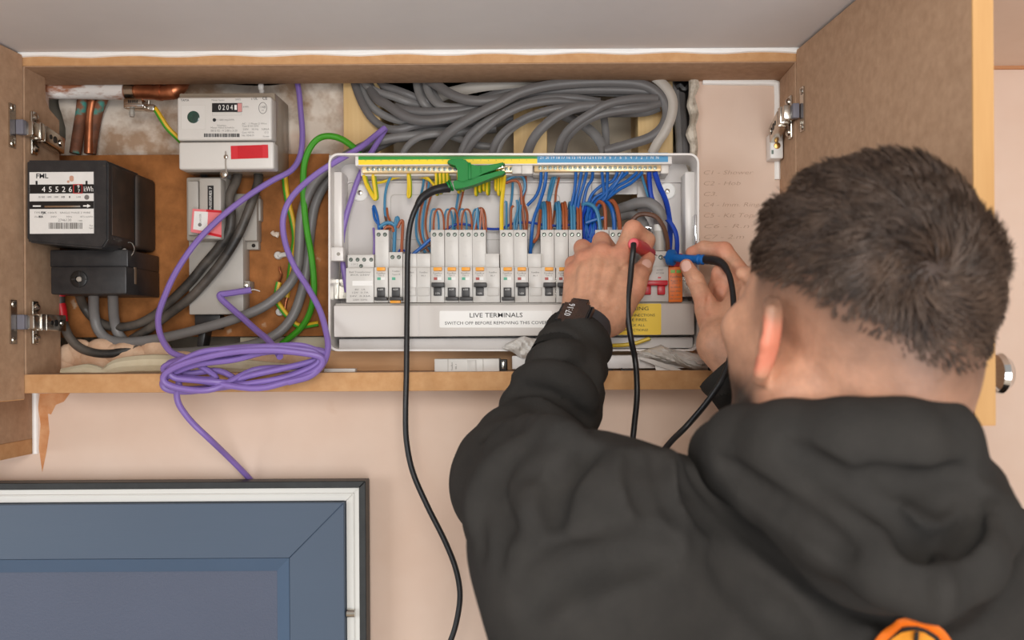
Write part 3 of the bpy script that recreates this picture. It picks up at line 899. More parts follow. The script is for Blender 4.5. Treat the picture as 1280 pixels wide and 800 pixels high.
CY0, CY1 = 1.1500, 1.2095          # rim and back of the enclosure
cu = thing('consumer_unit', P(642, 438, 1.18), 'long white consumer unit with its cover off, breakers and wiring exposed', 'consumer unit')
o1, o2 = rrect(410.5, 191.5, 874, 439, 12, 6), rrect(413, 194, 871.5, 436.5, 10, 6)
def ring_mesh(outer, inner, Yf, Yb):
    mb = MB(); bm = mb.bm
    A = [bm.verts.new(p) for p in L3(outer, Yf)]; B = [bm.verts.new(p) for p in L3(inner, Yf)]
    C = [bm.verts.new((v.co.x, Yb, v.co.z)) for v in A]; D = [bm.verts.new((v.co.x, Yb, v.co.z)) for v in B]
    n = len(A)
    for i in range(n):
        j = (i + 1) % n
        bm.faces.new((A[i], A[j], B[j], B[i])); bm.faces.new((A[i], C[i], C[j], A[j])); bm.faces.new((B[i], B[j], D[j], D[i])); bm.faces.new((C[i], D[i], D[j], C[j]))
    return mb
ring_mesh(o1, o2, CY0, CY1 - .001).build('tray_wall', CUW, cu)
# back plate with a cable entry hole left open
hx0, hx1, hy0, hy1 = 740, 797, 243, 284
YB = 1.2075
mb = MB()
for q in ((412, 193, hx0, 438), (hx1, 193, 872, 438), (hx0, 193, hx1, hy0), (hx0, hy1, hx1, 438)):
    mb.pbox(*q, YB, CY1)
mb.build('back_plate', CUIN, cu)
# inner step and knock-out outline pressed into the back
ring_mesh(rrect(430, 226, 868, 372, 8), rrect(432, 228, 866, 370, 7), YB - .004, YB).build('inner_step', CUIN, cu)
ring_mesh(rrect(488, 243, 700, 300, 5), rrect(488.8, 243.8, 699.2, 299.2, 5), YB - .0005, YB).build('knockout_line', MIDGREY, cu)
for x0, x1 in ((413, 428), (856, 871)):
    MB().pbox(x0, 214, x1, 318, 1.172, YB, .003, 2).build('end_flange', CUW, cu)
MB().pbox(868, 268, 871.5, 308, 1.152, 1.172, .001).build('latch', CHROME, cu)
for x, y in ((450, 241), (834, 239)):
    mb = MB(); mb.lathe(P(x, y, YB), (0, -1, 0), [(0, .0112), (.002, .0112), (.003, .0098)], 24)
    w = mb.build('screw_cap', WHITEL, cu)
    mb = MB(); mb.lathe(P(x, y, YB - .003), (0, -1, 0), [(0, .0036), (.002, .003), (.0026, .001)], 12); mb.build('screw', STEEL, w)
# top ledge with the label strips, terminal bars
MB().pbox(444, 192.5, 840, 206, 1.158, YB, .0006).build('top_ledge', CUW, cu)
sheet('green_strip', 448, 193, 671.5, 199.2, 1.158, LGREEN, cu)
sheet('yellow_strip', 448, 199.2, 671.5, 205.2, 1.158, LYEL, cu)
lb = sheet('blue_strip', 671.5, 191.5, 835, 203, 1.158, LBLUE, cu)
for i, s in enumerate([str(k) for k in range(21, 0, -1)] + ['N', 'N']):
    text(s, 677.5 + i * 6.55, 197, 3.6, 1.1575, PRINTW, cu, name='number', w=4.2 if len(s) > 1 else None)
for i in range(22):
    if i % 1 == 0: text(str(22 - i), 457 + i * 9.6, 200.3, 1.8, 1.1575, LGREEN, cu, name='number')
def bar(x0, x1, n, y0, y1, nm):
    MB().pbox(x0, y0 - 1, x1, y1 + 2.5, 1.176, YB, .001).build('bar_carrier', BARW, cu)
    b = MB().pbox(x0 + 1.5, y0 + 1.0, x1 - 1.5, y1 - 1.2, 1.166, 1.178, .001).build(nm, BRASS, cu)
    pr = None
    st = (x1 - x0 - 12) / n
    m = MB(); m.lathe(P(x0 + 6 + st / 2, (y0 + y1) / 2, 1.166), (0, -1, 0), [(0, st * .40 * .001), (.0012, st * .40 * .001), (.0016, .0012)], 12)
    s0 = m.build('terminal_screw', SCRW, b)
    m = MB(); c = P(x0 + 6 + st / 2, (y0 + y1) / 2, 1.1643); m.box((c.x - .0016, c.y - .0002, c.z - .0003), (c.x + .0016, c.y + .0003, c.z + .0003), rot=Matrix.Rotation(.6, 3, 'Y'))
    m.bm  # slot
    sl = m.build('slot', DARK, b)
    for k in range(1, n):
        off = P(x0 + 6 + st * (k + .5), (y0 + y1) / 2, 1.166) - P(x0 + 6 + st * .5, (y0 + y1) / 2, 1.166)
        for src in (s0, sl):
            c_ = src.copy(); c_.parent = b; c_.location = off; COL.objects.link(c_)
    return b
bar(451, 655, 30, 206, 217, 'earth_bar')
bar(666, 828, 24, 204.5, 215.5, 'neutral_bar')
MB().pbox(640, 206, 652, 217, 1.164, 1.178, .001).build('bar_link', BARW, cu); MB().pbox(652, 205, 666, 217.5, 1.162, 1.178, .0015).build('bar_link', BARW, cu); MB().pbox(826, 205.5, 836, 217, 1.168, YB, .001).build('bar_link', BARW, cu)
# rail
mb = MB(); mb.pbox(412, 348, 872, 372, 1.186, 1.188); mb.pbox(412, 348, 872, 352, 1.182, 1.186); mb.pbox(412, 368, 872, 372, 1.182, 1.186); mb.build('mounting_rail', RAIL, cu)
for x in (417, 428, 862):
    mb = MB(); mb.lathe(P(x, 354, 1.186), (0, -1, 0), [(0, .005), (.0016, .0045), (.0024, .002)], 12); mb.build('rail_screw', STEEL, cu)
# earth/fixing post at left
MB().pbox(412.5, 309, 429, 326, 1.156, 1.172, .001).build('fixing_post', CUW, cu)
mb = MB(); mb.lathe(P(423, 317.5, 1.156), (0, -1, 0), [(0, .0024), (.0006, .0022)], 12); mb.build('post_screw', STEEL, cu)
mb = MB(); mb.cyl(P(414.5, 326, 1.164), P(418, 374, 1.170), .0006, n=6); mb.cyl(P(425, 326, 1.164), P(423, 374, 1.170), .0006, n=6); mb.build('post_wire', STEEL, cu)
# lower cover strip and lip
cv = MB().pbox(417, 380.5, 868, 420, 1.1535, 1.205, .0015).build('lower_cover', COVER, cu)
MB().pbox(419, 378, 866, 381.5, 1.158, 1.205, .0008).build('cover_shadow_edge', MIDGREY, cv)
mb = MB(); mb.pbox(522, 381.5, 524, 419.5, 1.1532, 1.154); mb.build('cover_rib', CUIN, cv)
mb = MB()
pts = [(424, 424), (866, 421.5), (866, 435), (424, 437)]
mb.prism(L3(pts, 1.175), (0, .03, 0)); mb.build('lower_lip', CUIN, cu)
sheet('danger_label', 549.5, 388.6, 690, 409.5, 1.1535, WHITEL, cv, r=1.5)
text('LIVE TERMINALS', 620, 394.2, 5.6, 1.1529, PRINTK, cv, w=66, bold=.004)
text('SWITCH OFF BEFORE REMOVING THIS COVER', 620, 403.8, 3.9, 1.1529, PRINTK, cv, w=128)
sheet('warning_label', 765, 379.5, 826.5, 418.5, 1.1535, WARNY, cv, r=2)
for s, y, h, w in (('WARNING', 386, 4.4, 42), ('LOOSE CONNECTIONS', 394.2, 3.2, 53), ('CAUSE FIRES.', 400, 3.2, 34), ('CHECK ALL', 406.6, 3.0, 28), ('CONNECTIONS!', 412.8, 3.0, 36)):
    text(s, 790 + (2 if h < 4 else 0), y, h, 1.1529, PRINTK, cv, w=w)

# --- modules, one per slot; a repeat is copied from the first of its kind
def screw_well(parent, x, y, Y, r=2.6):
    m = MB(); m.lathe(P(x, y, Y), (0, -1, 0), [(0, r * Y / F), (.0002, r * Y / F)], 14); h = m.build('terminal_well', HOLE, parent)
    m = MB(); m.lathe(P(x, y + .3, Y - .0003), (0, -1, 0), [(0, r * .58 * Y / F), (.0004, r * .5 * Y / F)], 12); m.build('terminal_screw', SCRW, parent)
    m = MB(); c = P(x, y, Y - .0008); m.box((c.x - .0015, c.y, c.z - .0003), (c.x + .0015, c.y + .0004, c.z + .0003), rot=Matrix.Rotation(.7, 3, 'Y')); m.build('slot', DARK, parent)
UY, LY = 1.166, 1.152                # faces of the upper and lower halves
def toggle(parent, x, up):
    m = MB()
    if up:
        m.pbox(x + .8, 353, x + 16.8, 358.6, LY - .010, LY, .0008); m.build('toggle_bar', TOG, parent)
        m = MB(); m.pbox(x + 3.6, 358.6, x + 13.6, 369.6, LY - .003, LY, .0006); m.build('toggle', TOG, parent)
        text('1-ON', x + 8.6, 366.8, 2.1, LY - .0032, PRINTW, parent, w=5)
    else:
        m.pbox(x + .8, 371, x + 16.8, 375.4, LY - .010, LY, .0008); m.build('toggle_bar', TOG, parent)
        m = MB(); m.pbox(x + 3.6, 359.4, x + 13.6, 371, LY - .003, LY, .0006); m.build('toggle', TOG, parent)
        text('0-OFF', x + 8.6, 362, 2.1, LY - .0032, PRINTW, parent, w=6)
def rcbo(x, up):
    m = MB()
    m.pbox(x + .2, 287.2, x + 17.2, 335, UY, 1.185, .0006)
    m.pbox(x + .2, 334, x + 17.2, 378, LY, 1.185, .0006)
    r = m.build('circuit_breaker', BRK, cu)
    for dx in (4.6, 12.6): screw_well(r, x + dx, 293.2, UY)
    MB().pbox(x + 3.4, 334, x + 14, 338.4, LY - .004, LY, .0006).build('test_button', ORNG, r)
    sheet('indicator', x + 3.9, 346.6, x + 8.2, 350, LY, REDI if up else GRNI, r, .0003)
    sheet('print_field', x + 8.6, 346.6, x + 13.4, 350, LY, PRINTW, r, .0002)
    text('FuseBox', x + 8.6, 341.6, 2.0, LY - .0002, PRINTG, r, w=11)
    text('Type A', x + 8.6, 344.2, 1.6, LY - .0002, PRINTG, r, w=8)
    for yy, ss in ((302, '61009'), (309, 'N'), (320, 'L N'), (328.5, 'T')):
        text(ss, x + 8 , yy, 2.0, UY - .0002, BRK2, r)
    toggle(r, x, up)
    return r
# first of each kind, then copies
R_up, R_dn = rcbo(538.3, True), rcbo(555.9, False)
def off(x, x0): return P(x, 330, LY) - P(x0, 330, LY)
for x in (590.9, 643.2, 677.2, 694.9, 746.4): copy_part(R_up, cu, off(x, 538.3))
for x in (467.6, 573.4, 625.6, 712.4, 764.0): copy_part(R_dn, cu, off(x, 555.9))
def blank(x):
    m = MB(); m.pbox(x + .2, 317, x + 17.2, 335, UY - .004, 1.185, .0006); m.pbox(x + .2, 334.6, x + 17.2, 378, LY, 1.185, .0006)
    r = m.build('blank_module', BRK, cu)
    MB().pbox(x + 1.5, 359, x + 16, 370, LY - .0016, LY, .0008).build('grip', BRK2, r)
    text('FuseBox', x + 8.6, 340.5, 2.0, LY - .0002, PRINTG, r, w=10); text('BL1', x + 8.6, 344.6, 1.6, LY - .0002, PRINTG, r, w=5)
    return r
B0 = blank(503.6)
for x in (520.9, 607.6, 660.6, 729.4): copy_part(B0, cu, off(x, 503.6))
# short breaker beside the transformer
m = MB(); m.pbox(486.2, 315, 503.2, 335, UY, 1.185, .0006); m.pbox(486.2, 334.4, 503.2, 378, LY, 1.185, .0006)
sb = m.build('circuit_breaker', BRK, cu, label='short breaker with an orange test button at the bottom')
for dx in (4.6, 12.6): screw_well(sb, 486 + dx, 321.4, UY)
sheet('indicator', 489.9, 346.6, 494.2, 350, LY, GRNI, sb, .0003); toggle(sb, 486, False)
MB().pbox(487.5, 375.2, 500.5, 378.8, LY - .006, LY, .0005).build('test_button', ORNG, sb)
text('FuseBox', 495, 339, 2.0, LY - .0002, PRINTG, sb, w=9); text('Type B', 495, 343, 1.8, LY - .0002, PRINTG, sb, w=10)
# bell transformer at the left end
m = MB(); m.pbox(434.6, 318.5, 467.2, 335.2, UY - .004, 1.185, .0006); m.pbox(432.5, 335, 467, 378.3, LY, 1.185, .0006)
tr = m.build('bell_transformer', BRK, cu, label='bell transformer, the leftmost module')
for dx in (4, 12.4, 20.6, 29.4): screw_well(tr, 434.6 + dx, 324.6, UY - .004, 2.5)
screw_well(tr, 451.4, 332.4, UY - .004, 2.4)
sheet('print_field', 440.5, 351, 465.5, 357, LY, PRINTW, tr, .0002)
for s, y, h, w in (('Bell Transformer', 340.2, 2.2, 27), ('8VA 230V', 343.8, 2.0, 24), ('8V  1A', 362, 2.0, 13), ('12V  0.7A', 365.8, 2.0, 20), ('24V  0.33A', 370.2, 2.0, 26), ('230V 50Hz', 374.8, 2.0, 18)):
    text(s, 450, y, h, LY - .0002, PRINTG, tr, w=w)
text('1 2V 2', 443, 330.4, 1.8, UY - .0042, PRINTG, tr, w=8)
# main switch and surge protector at the right end
m = MB(); m.pbox(800, 314, 835.6, 334, UY - .004, 1.185, .0006); m.pbox(800, 333.4, 835.6, 377, LY, 1.185, .0006)
ms = m.build('main_switch', BRK, cu, label='main switch with a red double toggle')
for x in (809, 826): screw_well(ms, x, 321.5, UY - .004, 3.0)
MB().pbox(802, 350.4, 835, 356.6, LY - .011, LY, .001).build('toggle_bar', REDSW, ms)
MB().pbox(805, 356.6, 814, 368.2, LY - .006, LY, .001).build('toggle', REDSW, ms); MB().pbox(822, 356.6, 831.6, 368.2, LY - .006, LY, .001).build('toggle', REDSW, ms)
for x in (805, 822.4): sheet('indicator', x, 346, x + 4, 348, LY, REDSW, ms, .0003)
text('100A', 808, 342.4, 3.0, LY - .0002, PRINTG, ms, w=10); text('FuseBox', 809, 337.6, 2.4, LY - .0002, PRINTG, ms, w=12); text('60947', 825, 337.6, 1.8, LY - .0002, PRINTG, ms, w=8); text('AC-22A', 825, 341.4, 1.8, LY - .0002, PRINTG, ms, w=10)
m = MB(); m.pbox(836, 333.6, 853, 377.4, LY - .001, 1.185, .0006)
sp = m.build('surge_protector', SPDO, cu, label='orange surge protector')
MB().pbox(836, 317, 853, 333.4, UY - .004, 1.185, .0006).build('upper_half', REDT, sp)
for x in (838.4, 845.6): sheet('indicator', x, 337.4, x + 5.4, 341.2, LY - .001, M('spd_green', (130, 190, 60), .4) if x < 840 else bpy.data.materials['spd_green'], sp, .0003)
for s, y, h, w in (('FuseBox', 346, 2.6, 13), ('Type 2', 351, 1.9, 13), ('275V~', 354, 1.8, 10), ('In 20kA', 359, 1.8, 12), ('Imax 40kA', 364, 1.8, 13), ('Up 1.4kV', 369, 1.8, 12), ('IEC 61643', 373.5, 1.8, 13)):
    text(s, 844.5, y, h, LY - .0013, PRINTG, sp, w=w)

# --- wiring inside the enclosure: every wire a part of its own
def W(q, r, m, Y=None, nm='wire', n=7):
    return MB().tube(L3(q, Y), r, n, 5).build(nm, m, cu)
random.seed(21)
def loop(x0, x1, ytop, m, r=.0013, Y=1.178, ybot=290):
    """wire rising from one terminal, turning over and dropping back"""
    xm = (x0 + x1) / 2
    w = (x1 - x0)
    W([(x0, ybot, Y - .004), (x0 - .2 + w * .06, ytop + 12, Y), (x0 + w * .22, ytop + 2.5, Y + .002), (xm, ytop, Y + .003), (x1 - w * .2, ytop + 2.5, Y + .002), (x1, ytop + 12, Y), (x1 + .6, ybot, Y - .004)], r, m)
# left group
W([(489.5, 219), (485, 228), (481.5, 243), (481, 262), (483, 276), (487, 292)], .0018, BLUEL, 1.186)
W([(480.5, 260, 1.188), (481.5, 270, 1.186), (484, 282, 1.182), (482, 291, 1.176)], .0016, BRND)
W([(483.5, 260, 1.188), (485, 270, 1.184), (489, 281, 1.180), (484.5, 291, 1.176)], .0016, BRNW)
W([(466.5, 259, 1.182), (468, 258.5, 1.18), (472, 272, 1.176), (474, 291, 1.172)], .0018, BLUEW); W([(466.2, 260, 1.184), (469, 275, 1.182), (477, 284, 1.18), (476.5, 291, 1.172)], .0018, BLUEW)
W([(474, 284), (482, 279), (489, 279), (494, 282), (498, 276), (496, 272), (494, 285), (492.5, 316)], .0024, BLUEL, 1.174)
W([(497, 285), (501, 277), (503.5, 278), (502.5, 300), (502, 318)], .0020, BRNW, 1.172)
W([(478, 291), (483, 284), (490, 284), (492, 290)], .0018, BRNW, 1.172)
W([(498, 316, 1.172), (501, 312, 1.175), (507, 314, 1.178), (513, 316, 1.185)], .0014, BLUED)
for x, dx in ((530, -8), (537, -7), (576, -6)):
    W([(x, 222), (x - 2, 236), (x + dx, 262), (x + dx - 2, 283), (x + dx, 300), (x + dx + 10, 316)], .0016, BLUEL, 1.193)
    W([(x + 4, 228), (x + 3, 240), (x + dx + 4, 262), (x + dx + 2, 283), (x + dx + 6, 302), (x + dx + 14, 314)], .0014, BRNW, 1.196)
W([(516, 318), (528, 308), (537, 300), (545, 296)], .0022, BLUEW, 1.176); W([(525, 314), (533, 308), (540, 305)], .0016, BRND, 1.18)
# loops over each pair of breakers
for x, t in ((538.5, 262), (556, 261.5), (573.5, 262), (591, 261)):
    loop(x - 1, x + 9.5, t + random.uniform(-1, 1), BLUEL, Y=1.182); loop(x + 3.5, x + 16.0, t - 1 + random.uniform(-1, 1), BRNW, Y=1.180)
W([(592, 288), (595, 272), (596.5, 260), (597.5, 275), (599, 288)], .0016, BLUEL, 1.178); W([(599.5, 288), (601, 270), (602, 260.5), (603.5, 270), (605, 288)], .0015, BRNW, 1.178)
W([(557, 288, 1.19), (564, 283, 1.19), (575, 280, 1.192), (590, 282, 1.192), (605, 285.5, 1.192), (625, 286, 1.19), (640, 280, 1.19), (655, 278, 1.19), (668, 279, 1.19), (690, 282, 1.19), (712, 281, 1.19), (735, 274, 1.19), (753, 272, 1.19)], .0017, BLUED)
# mid group
W([(630.5, 219), (629, 235), (627, 258), (627, 288)], .0027, EYEL, 1.170)
W([(633, 225), (642, 221), (650, 220), (655, 224), (656, 236), (651, 248), (648, 262), (645, 288)], .0019, BLUEL, 1.186)
W([(632, 229), (640, 226), (647, 227), (651, 236), (652, 252), (654, 268), (656, 288)], .0018, BRNW, 1.184)
W([(657, 220), (657, 236), (654, 250), (659, 268), (658, 288)], .0018, BRNW, 1.188)
W([(641, 228), (640, 245), (638, 262), (639, 288)], .0017, BLUEL, 1.192); W([(631.5, 254), (633, 254), (633, 288)], .0016, BLUEL, 1.182)
W([(651, 256), (650, 270), (651, 288)], .0016, BLUEL, 1.178); W([(642, 257), (639, 262), (638.5, 288)], .0016, BRNW, 1.178); W([(646, 250), (647, 262), (643, 278), (644, 288)], .0017, BLUEL, 1.18)
W([(676.5, 215, 1.17), (675.5, 230, 1.176), (670, 245, 1.182), (659, 257, 1.186)], .0021, BLUEW)
W([(682.8, 215, 1.17), (681, 232, 1.172), (674, 255, 1.172), (667, 275, 1.172), (664, 300, 1.176), (663, 318, 1.18)], .0023, BLUEW)
W([(694, 220), (690, 236), (686, 252), (680, 278), (672, 296), (666, 306), (662, 316)], .0021, BLUEL, 1.192)
W([(699, 222), (695, 240), (693.5, 262), (690, 285)], .0015, BRNW, 1.194); W([(691, 221), (687, 236), (684.5, 256), (684, 285)], .0017, BLUEL, 1.194)
W([(676, 262, 1.18), (674, 280, 1.178), (672, 295, 1.176), (667, 303, 1.18)], .0022, BRNW)
for x, m_ in ((677.5, BLUEL), (680, BLUEL), (683.5, BRNW), (686.5, BRNW), (695, BLUEL), (698, BLUEL), (702.5, BRNW), (706, BRNW), (712.5, BLUEL), (716, BLUEL), (720.5, BRNW), (724, BRNW)):
    t = 254 + random.uniform(-1, 1.5)
    W([(x - 1.5, t + 8, 1.194), (x - .6, t + 1, 1.190), (x + .4, t, 1.184), (x + 1.6, t + 8, 1.178), (x + 2, 272, 1.174), (x + 2.2, 289, 1.172)], .0019, m_)
# right group from the neutral bar
for a, b in (((720, 215), [(719, 232), (716, 250), (713, 262), (712, 275)]), ((727, 215), [(724, 232), (720, 250), (718, 268)]), ((733.5, 215), [(730, 230), (724, 250), (722, 268)]),
             ((741, 215), [(740, 224), (734, 234), (730, 250), (727, 270)]), ((752.5, 215), [(754, 230), (755, 243), (751, 252), (744, 258), (736, 268)]), ((759.5, 215), [(759, 230), (758, 245), (750, 255), (740, 270)]),
             ((772, 215), [(766, 226), (752, 232), (740, 243), (735, 256), (730, 268)]), ((779, 215), [(770, 230), (762, 238), (745, 246), (738, 258), (731, 275)]), ((785, 215), [(770, 228), (752, 246), (742, 256), (738, 275)]),
             ((797, 215), [(784, 226), (770, 234), (756, 250), (744, 262), (736, 285)]), ((803.5, 215), [(790, 228), (774, 237), (757, 250), (748, 260), (742, 280)])):
    q = [(a[0], a[1], 1.168)] + [(p[0], p[1], 1.174 + .004 * k) for k, p in enumerate(b)]
    W(q, .0021, BLUEW)
for k in range(7):
    x = 729 + k * 2.4
    W([(x + 4, 258 + k % 3, 1.184), (x - 1 + (k % 2) * 4, 272, 1.18), (x + 1, 288, 1.176), (731 + (k * 5) % 14, 306, 1.178), (733 + (k * 7) % 12, 318, 1.18)], .0021, BLUEW if k % 3 else BLUED)
W([(732, 279), (743, 275), (752, 273), (758, 272)], .0024, BLUEW, 1.172)
W([(728, 256, 1.184), (734, 254.5, 1.18), (742, 258, 1.174), (747.5, 268, 1.170), (750.5, 288, 1.170)], .0026, BLUEL)
W([(745, 262, 1.186), (746.5, 254, 1.182), (751, 252.5, 1.176), (756, 260, 1.172), (757, 288, 1.170)], .0025, BRNW)
W([(754, 254, 1.186), (759, 253, 1.180), (765, 262, 1.174), (767.5, 275, 1.172), (768, 288, 1.170)], .0028, BLUEW)
W([(761, 254, 1.184), (766, 251.5, 1.180), (771, 260, 1.174), (774, 275, 1.172), (775, 288, 1.170)], .0028, BRNW)
W([(742, 318, 1.18), (743, 300, 1.178), (747, 288, 1.176)], .0022, BLUEL)
# heavy tails at the right end
W([(772, 262, 1.20), (785, 258, 1.192), (797, 254, 1.182), (812, 254, 1.172), (823, 263, 1.168), (828, 276, 1.170)], .0072, CABG, nm='meter_tail', n=12)
W([(768, 272, 1.205), (785, 268, 1.198), (798, 272, 1.19), (806, 284, 1.185), (808, 296, 1.182)], .0066, CABG, nm='meter_tail', n=12)
W([(790, 276, 1.170), (798, 269, 1.166), (808, 267.5, 1.160), (820, 271, 1.156), (829, 283, 1.156), (834, 300, 1.160), (835.5, 322, 1.166)], .0030, BRND)
W([(801, 216, 1.176), (806, 232, 1.182), (812, 250, 1.186), (819, 262, 1.186), (832, 274, 1.18), (842, 286, 1.172)], .0019, BLUEL)
W([(805, 218, 1.18), (812, 240, 1.19), (823, 262, 1.19), (830, 276, 1.19)], .0018, BRNW)
W([(811.5, 215, 1.17), (812.5, 232, 1.176), (816, 250, 1.178), (829, 268, 1.172), (841, 283, 1.164), (846, 298, 1.160), (846, 322, 1.164)], .0031, BLUED)
W([(818.5, 215, 1.17), (824, 232, 1.176), (832, 250, 1.182), (836, 268, 1.186), (838, 290, 1.188), (836, 320, 1.18)], .0036, BLUED)
MB().cyl(P(824.5, 284, 1.168), P(824.5, 314, 1.168), .0066, n=16).build('switch_ferrule', MIDGREY, cu)
MB().cyl(P(824.5, 281, 1.168), P(824.5, 289, 1.168), .0072, n=16).build('ferrule_cap', PALEP, cu)
mb = MB(); mb.pbox(806, 282, 815, 286, 1.172, 1.185, .0008); mb.pbox(808, 288, 816, 296, 1.172, 1.185, .002); mb.pbox(808, 299, 815, 303, 1.172, 1.185, .0008); mb.build('switch_clamp', CHROME, cu)
# earth wires on the bar
def earth(q, r=.0020, Y=None):
    w = W(q, r, EYEL, Y, 'earth_wire')
    pts = catmull(L3(q, Y), 5)
    MB().tube([p + Vector((r * .55, r * .1, 0)) for p in pts], r * .8, 7, 1).build('green_stripe', EGRN, w)
earth([(455, 219), (458, 230), (463, 240), (468, 248), (470, 246), (468, 230), (466, 215)], .0028, 1.178)
earth([(510, 216), (510.5, 230), (510, 245), (512.5, 244), (512.5, 228), (511, 218)], .0019, 1.176)
for x in (545, 550, 554.5, 559, 572.5, 577, 594, 599, 604, 608.5, 619, 622.5, 626):
    b = 239 + random.uniform(-2, 5)
    earth([(x, 216, 1.172), (x + .4, 226, 1.172), (x + .4, b - 3, 1.172), (x + 1.4, b, 1.177), (x + 2.0, b - 4, 1.184), (x + 2.0, 226, 1.186), (x + 1.8, 219, 1.186)], .0020)
earth([(470, 229, 1.19), (480, 227, 1.19), (495, 222, 1.19), (512, 220, 1.19), (530, 222, 1.19), (542, 229, 1.186), (546, 232, 1.182)], .0018)
earth([(528, 219, 1.188), (536, 224, 1.186), (543, 232, 1.184)], .0018)
earth([(742, 433, 1.165), (765, 432, 1.165), (790, 430, 1.165), (812, 423, 1.165)], .0024)
# ------------------------------------------------------------------ loose cables
def cable(q, r, m, label, group=None, Y=None, name='grey_cable', n=10, flat=1.0, up=None, cat='cable', s=6):
    return MB().tube(L3(q, Y), r, n, s, flat, up).build(name, m, label=label, cat=cat, group=group)
G = 'grey cables above the white enclosure'
UPV = (0, 1, 0.15)
def gc(q, r, lab, m=CABG2, Y=None, flat=0.72):
    return cable(q, r, m, lab, G, Y, flat=flat, up=UPV)
# fan hanging from the upper left
gc([(440, 92, 1.238), (447, 115, 1.232), (456, 135, 1.226), (467, 150, 1.224), (482, 160, 1.224), (500, 161.5, 1.224), (522, 156, 1.228), (548, 154, 1.236), (575, 156, 1.25)], .0054, 'outermost grey cable of the fan drooping over the left timber stud')
gc([(446, 92, 1.242), (455, 118, 1.236), (467, 135, 1.232), (482, 145, 1.232), (500, 151, 1.232), (520, 153, 1.236), (550, 150, 1.244), (590, 148, 1.256)], .0052, 'second grey cable in from the left of the drooping fan', CABG)
gc([(448, 92, 1.234), (460, 108, 1.23), (475, 116, 1.228), (492, 121, 1.228), (508, 127, 1.23), (525, 131, 1.238), (560, 133, 1.25)], .0052, 'grey cable crossing the top of the drooping fan, left of the vertical pair', CABG)
gc([(458, 100, 1.236), (470, 122, 1.224), (484, 131, 1.218), (497, 140, 1.214), (512, 148, 1.212), (530, 151, 1.212), (555, 149, 1.213), (582, 144, 1.216), (606, 137, 1.220), (640, 122, 1.226), (680, 116, 1.236)], .0066, 'thick grey cable sagging through the middle of the fan and rising right')
gc([(468, 92, 1.238), (480, 107, 1.232), (494, 112, 1.23), (510, 118, 1.23), (524, 124, 1.236), (545, 130, 1.246)], .0054, 'short grey cable emerging high beside the fan, above the others')
gc([(494, 134, 1.224), (508, 138, 1.220), (524, 140, 1.218), (548, 140, 1.218), (575, 138, 1.219), (600, 132, 1.222), (630, 122, 1.228), (670, 112, 1.236)], .0062, 'grey cable running level beneath the vertical pair')
gc([(519, 92, 1.236), (522, 112, 1.23), (527, 125, 1.226), (533, 133, 1.228), (545, 138, 1.236)], .0050, 'left one of the two grey cables dropping steeply from the top board', CABG)
gc([(524, 92, 1.240), (527, 112, 1.236), (532, 124, 1.232), (540, 134, 1.236)], .0046, 'dusty grey cable tucked behind the left steep drop')
gc([(532, 92, 1.234), (534, 110, 1.228), (539, 121, 1.224), (547, 130, 1.221), (560, 134, 1.22), (576, 134, 1.22), (592, 131, 1.222), (612, 126, 1.228), (640, 118, 1.24)], .0054, 'right one of the two grey cables dropping steeply, curling away to the right', CABG)
gc([(538, 94, 1.240), (541, 112, 1.236), (546, 123, 1.232), (553, 132, 1.230)], .0046, 'thin grey cable between the steep drops and the pale flat cable', CABG)
gc([(536, 100, 1.222), (550, 109, 1.214), (566, 119, 1.208), (585, 125, 1.206), (608, 126, 1.207), (630, 122, 1.210), (650, 117, 1.216)], .0066, 'thick grey cable arching right from the steep drops across the front')
cable([(542, 123, 1.244), (560, 117, 1.24), (580, 112, 1.236), (606, 107, 1.232), (640, 103.5, 1.230), (680, 99, 1.230), (720, 92, 1.232)], .0078, CABP, 'pale flat cable along the top between the dark grey ones', G, flat=.45, up=UPV)
# big loops round to the right
gc([(540, 192, 1.212), (548, 181, 1.206), (560, 167, 1.200), (578, 154, 1.197), (603, 140, 1.196), (625, 129, 1.196), (650, 116, 1.197), (680, 108, 1.200), (720, 103.5, 1.204), (773, 102.5, 1.206), (806, 107, 1.206), (826, 121, 1.206), (834, 140, 1.206), (828, 159, 1.206), (812, 172, 1.206), (788, 180, 1.207), (756, 189, 1.21)], .0068, 'longest grey cable, sweeping from the enclosure top left round the right hand end')
gc([(576, 192, 1.214), (583, 176, 1.210), (592, 164, 1.206), (606, 153, 1.204), (625, 143, 1.204), (650, 131, 1.204), (680, 123, 1.206), (715, 122, 1.208), (750, 127, 1.214)], .0050, 'left strand of the slim pair arching up from the enclosure')
gc([(582, 192, 1.214), (590, 179, 1.208), (602, 166, 1.204), (621, 150, 1.201), (642, 138, 1.200), (665, 130, 1.201), (700, 126, 1.205), (740, 132, 1.215)], .0050, 'right strand of the slim pair arching up from the enclosure')
gc([(615, 192, 1.214), (620, 178, 1.209), (630, 165, 1.205), (645, 154, 1.202), (668, 143, 1.200), (695, 136, 1.200), (730, 133, 1.203), (775, 132, 1.208), (815, 131, 1.212)], .0052, 'left strand of the pair rising over the green and blue strip join')
gc([(621, 192, 1.216), (627, 176, 1.212), (640, 161, 1.209), (660, 149, 1.206), (690, 140, 1.206), (730, 137, 1.209), (770, 136, 1.213)], .0048, 'right strand of the pair rising over the green and blue strip join', CABG)
gc([(659, 192, 1.208), (665, 177, 1.200), (674, 164, 1.195), (688, 151, 1.192), (704, 141, 1.190), (724, 134, 1.191), (750, 132, 1.195), (785, 134, 1.200), (818, 130, 1.206)], .0066, 'thick grey cable curving up in front of the middle timber stud')
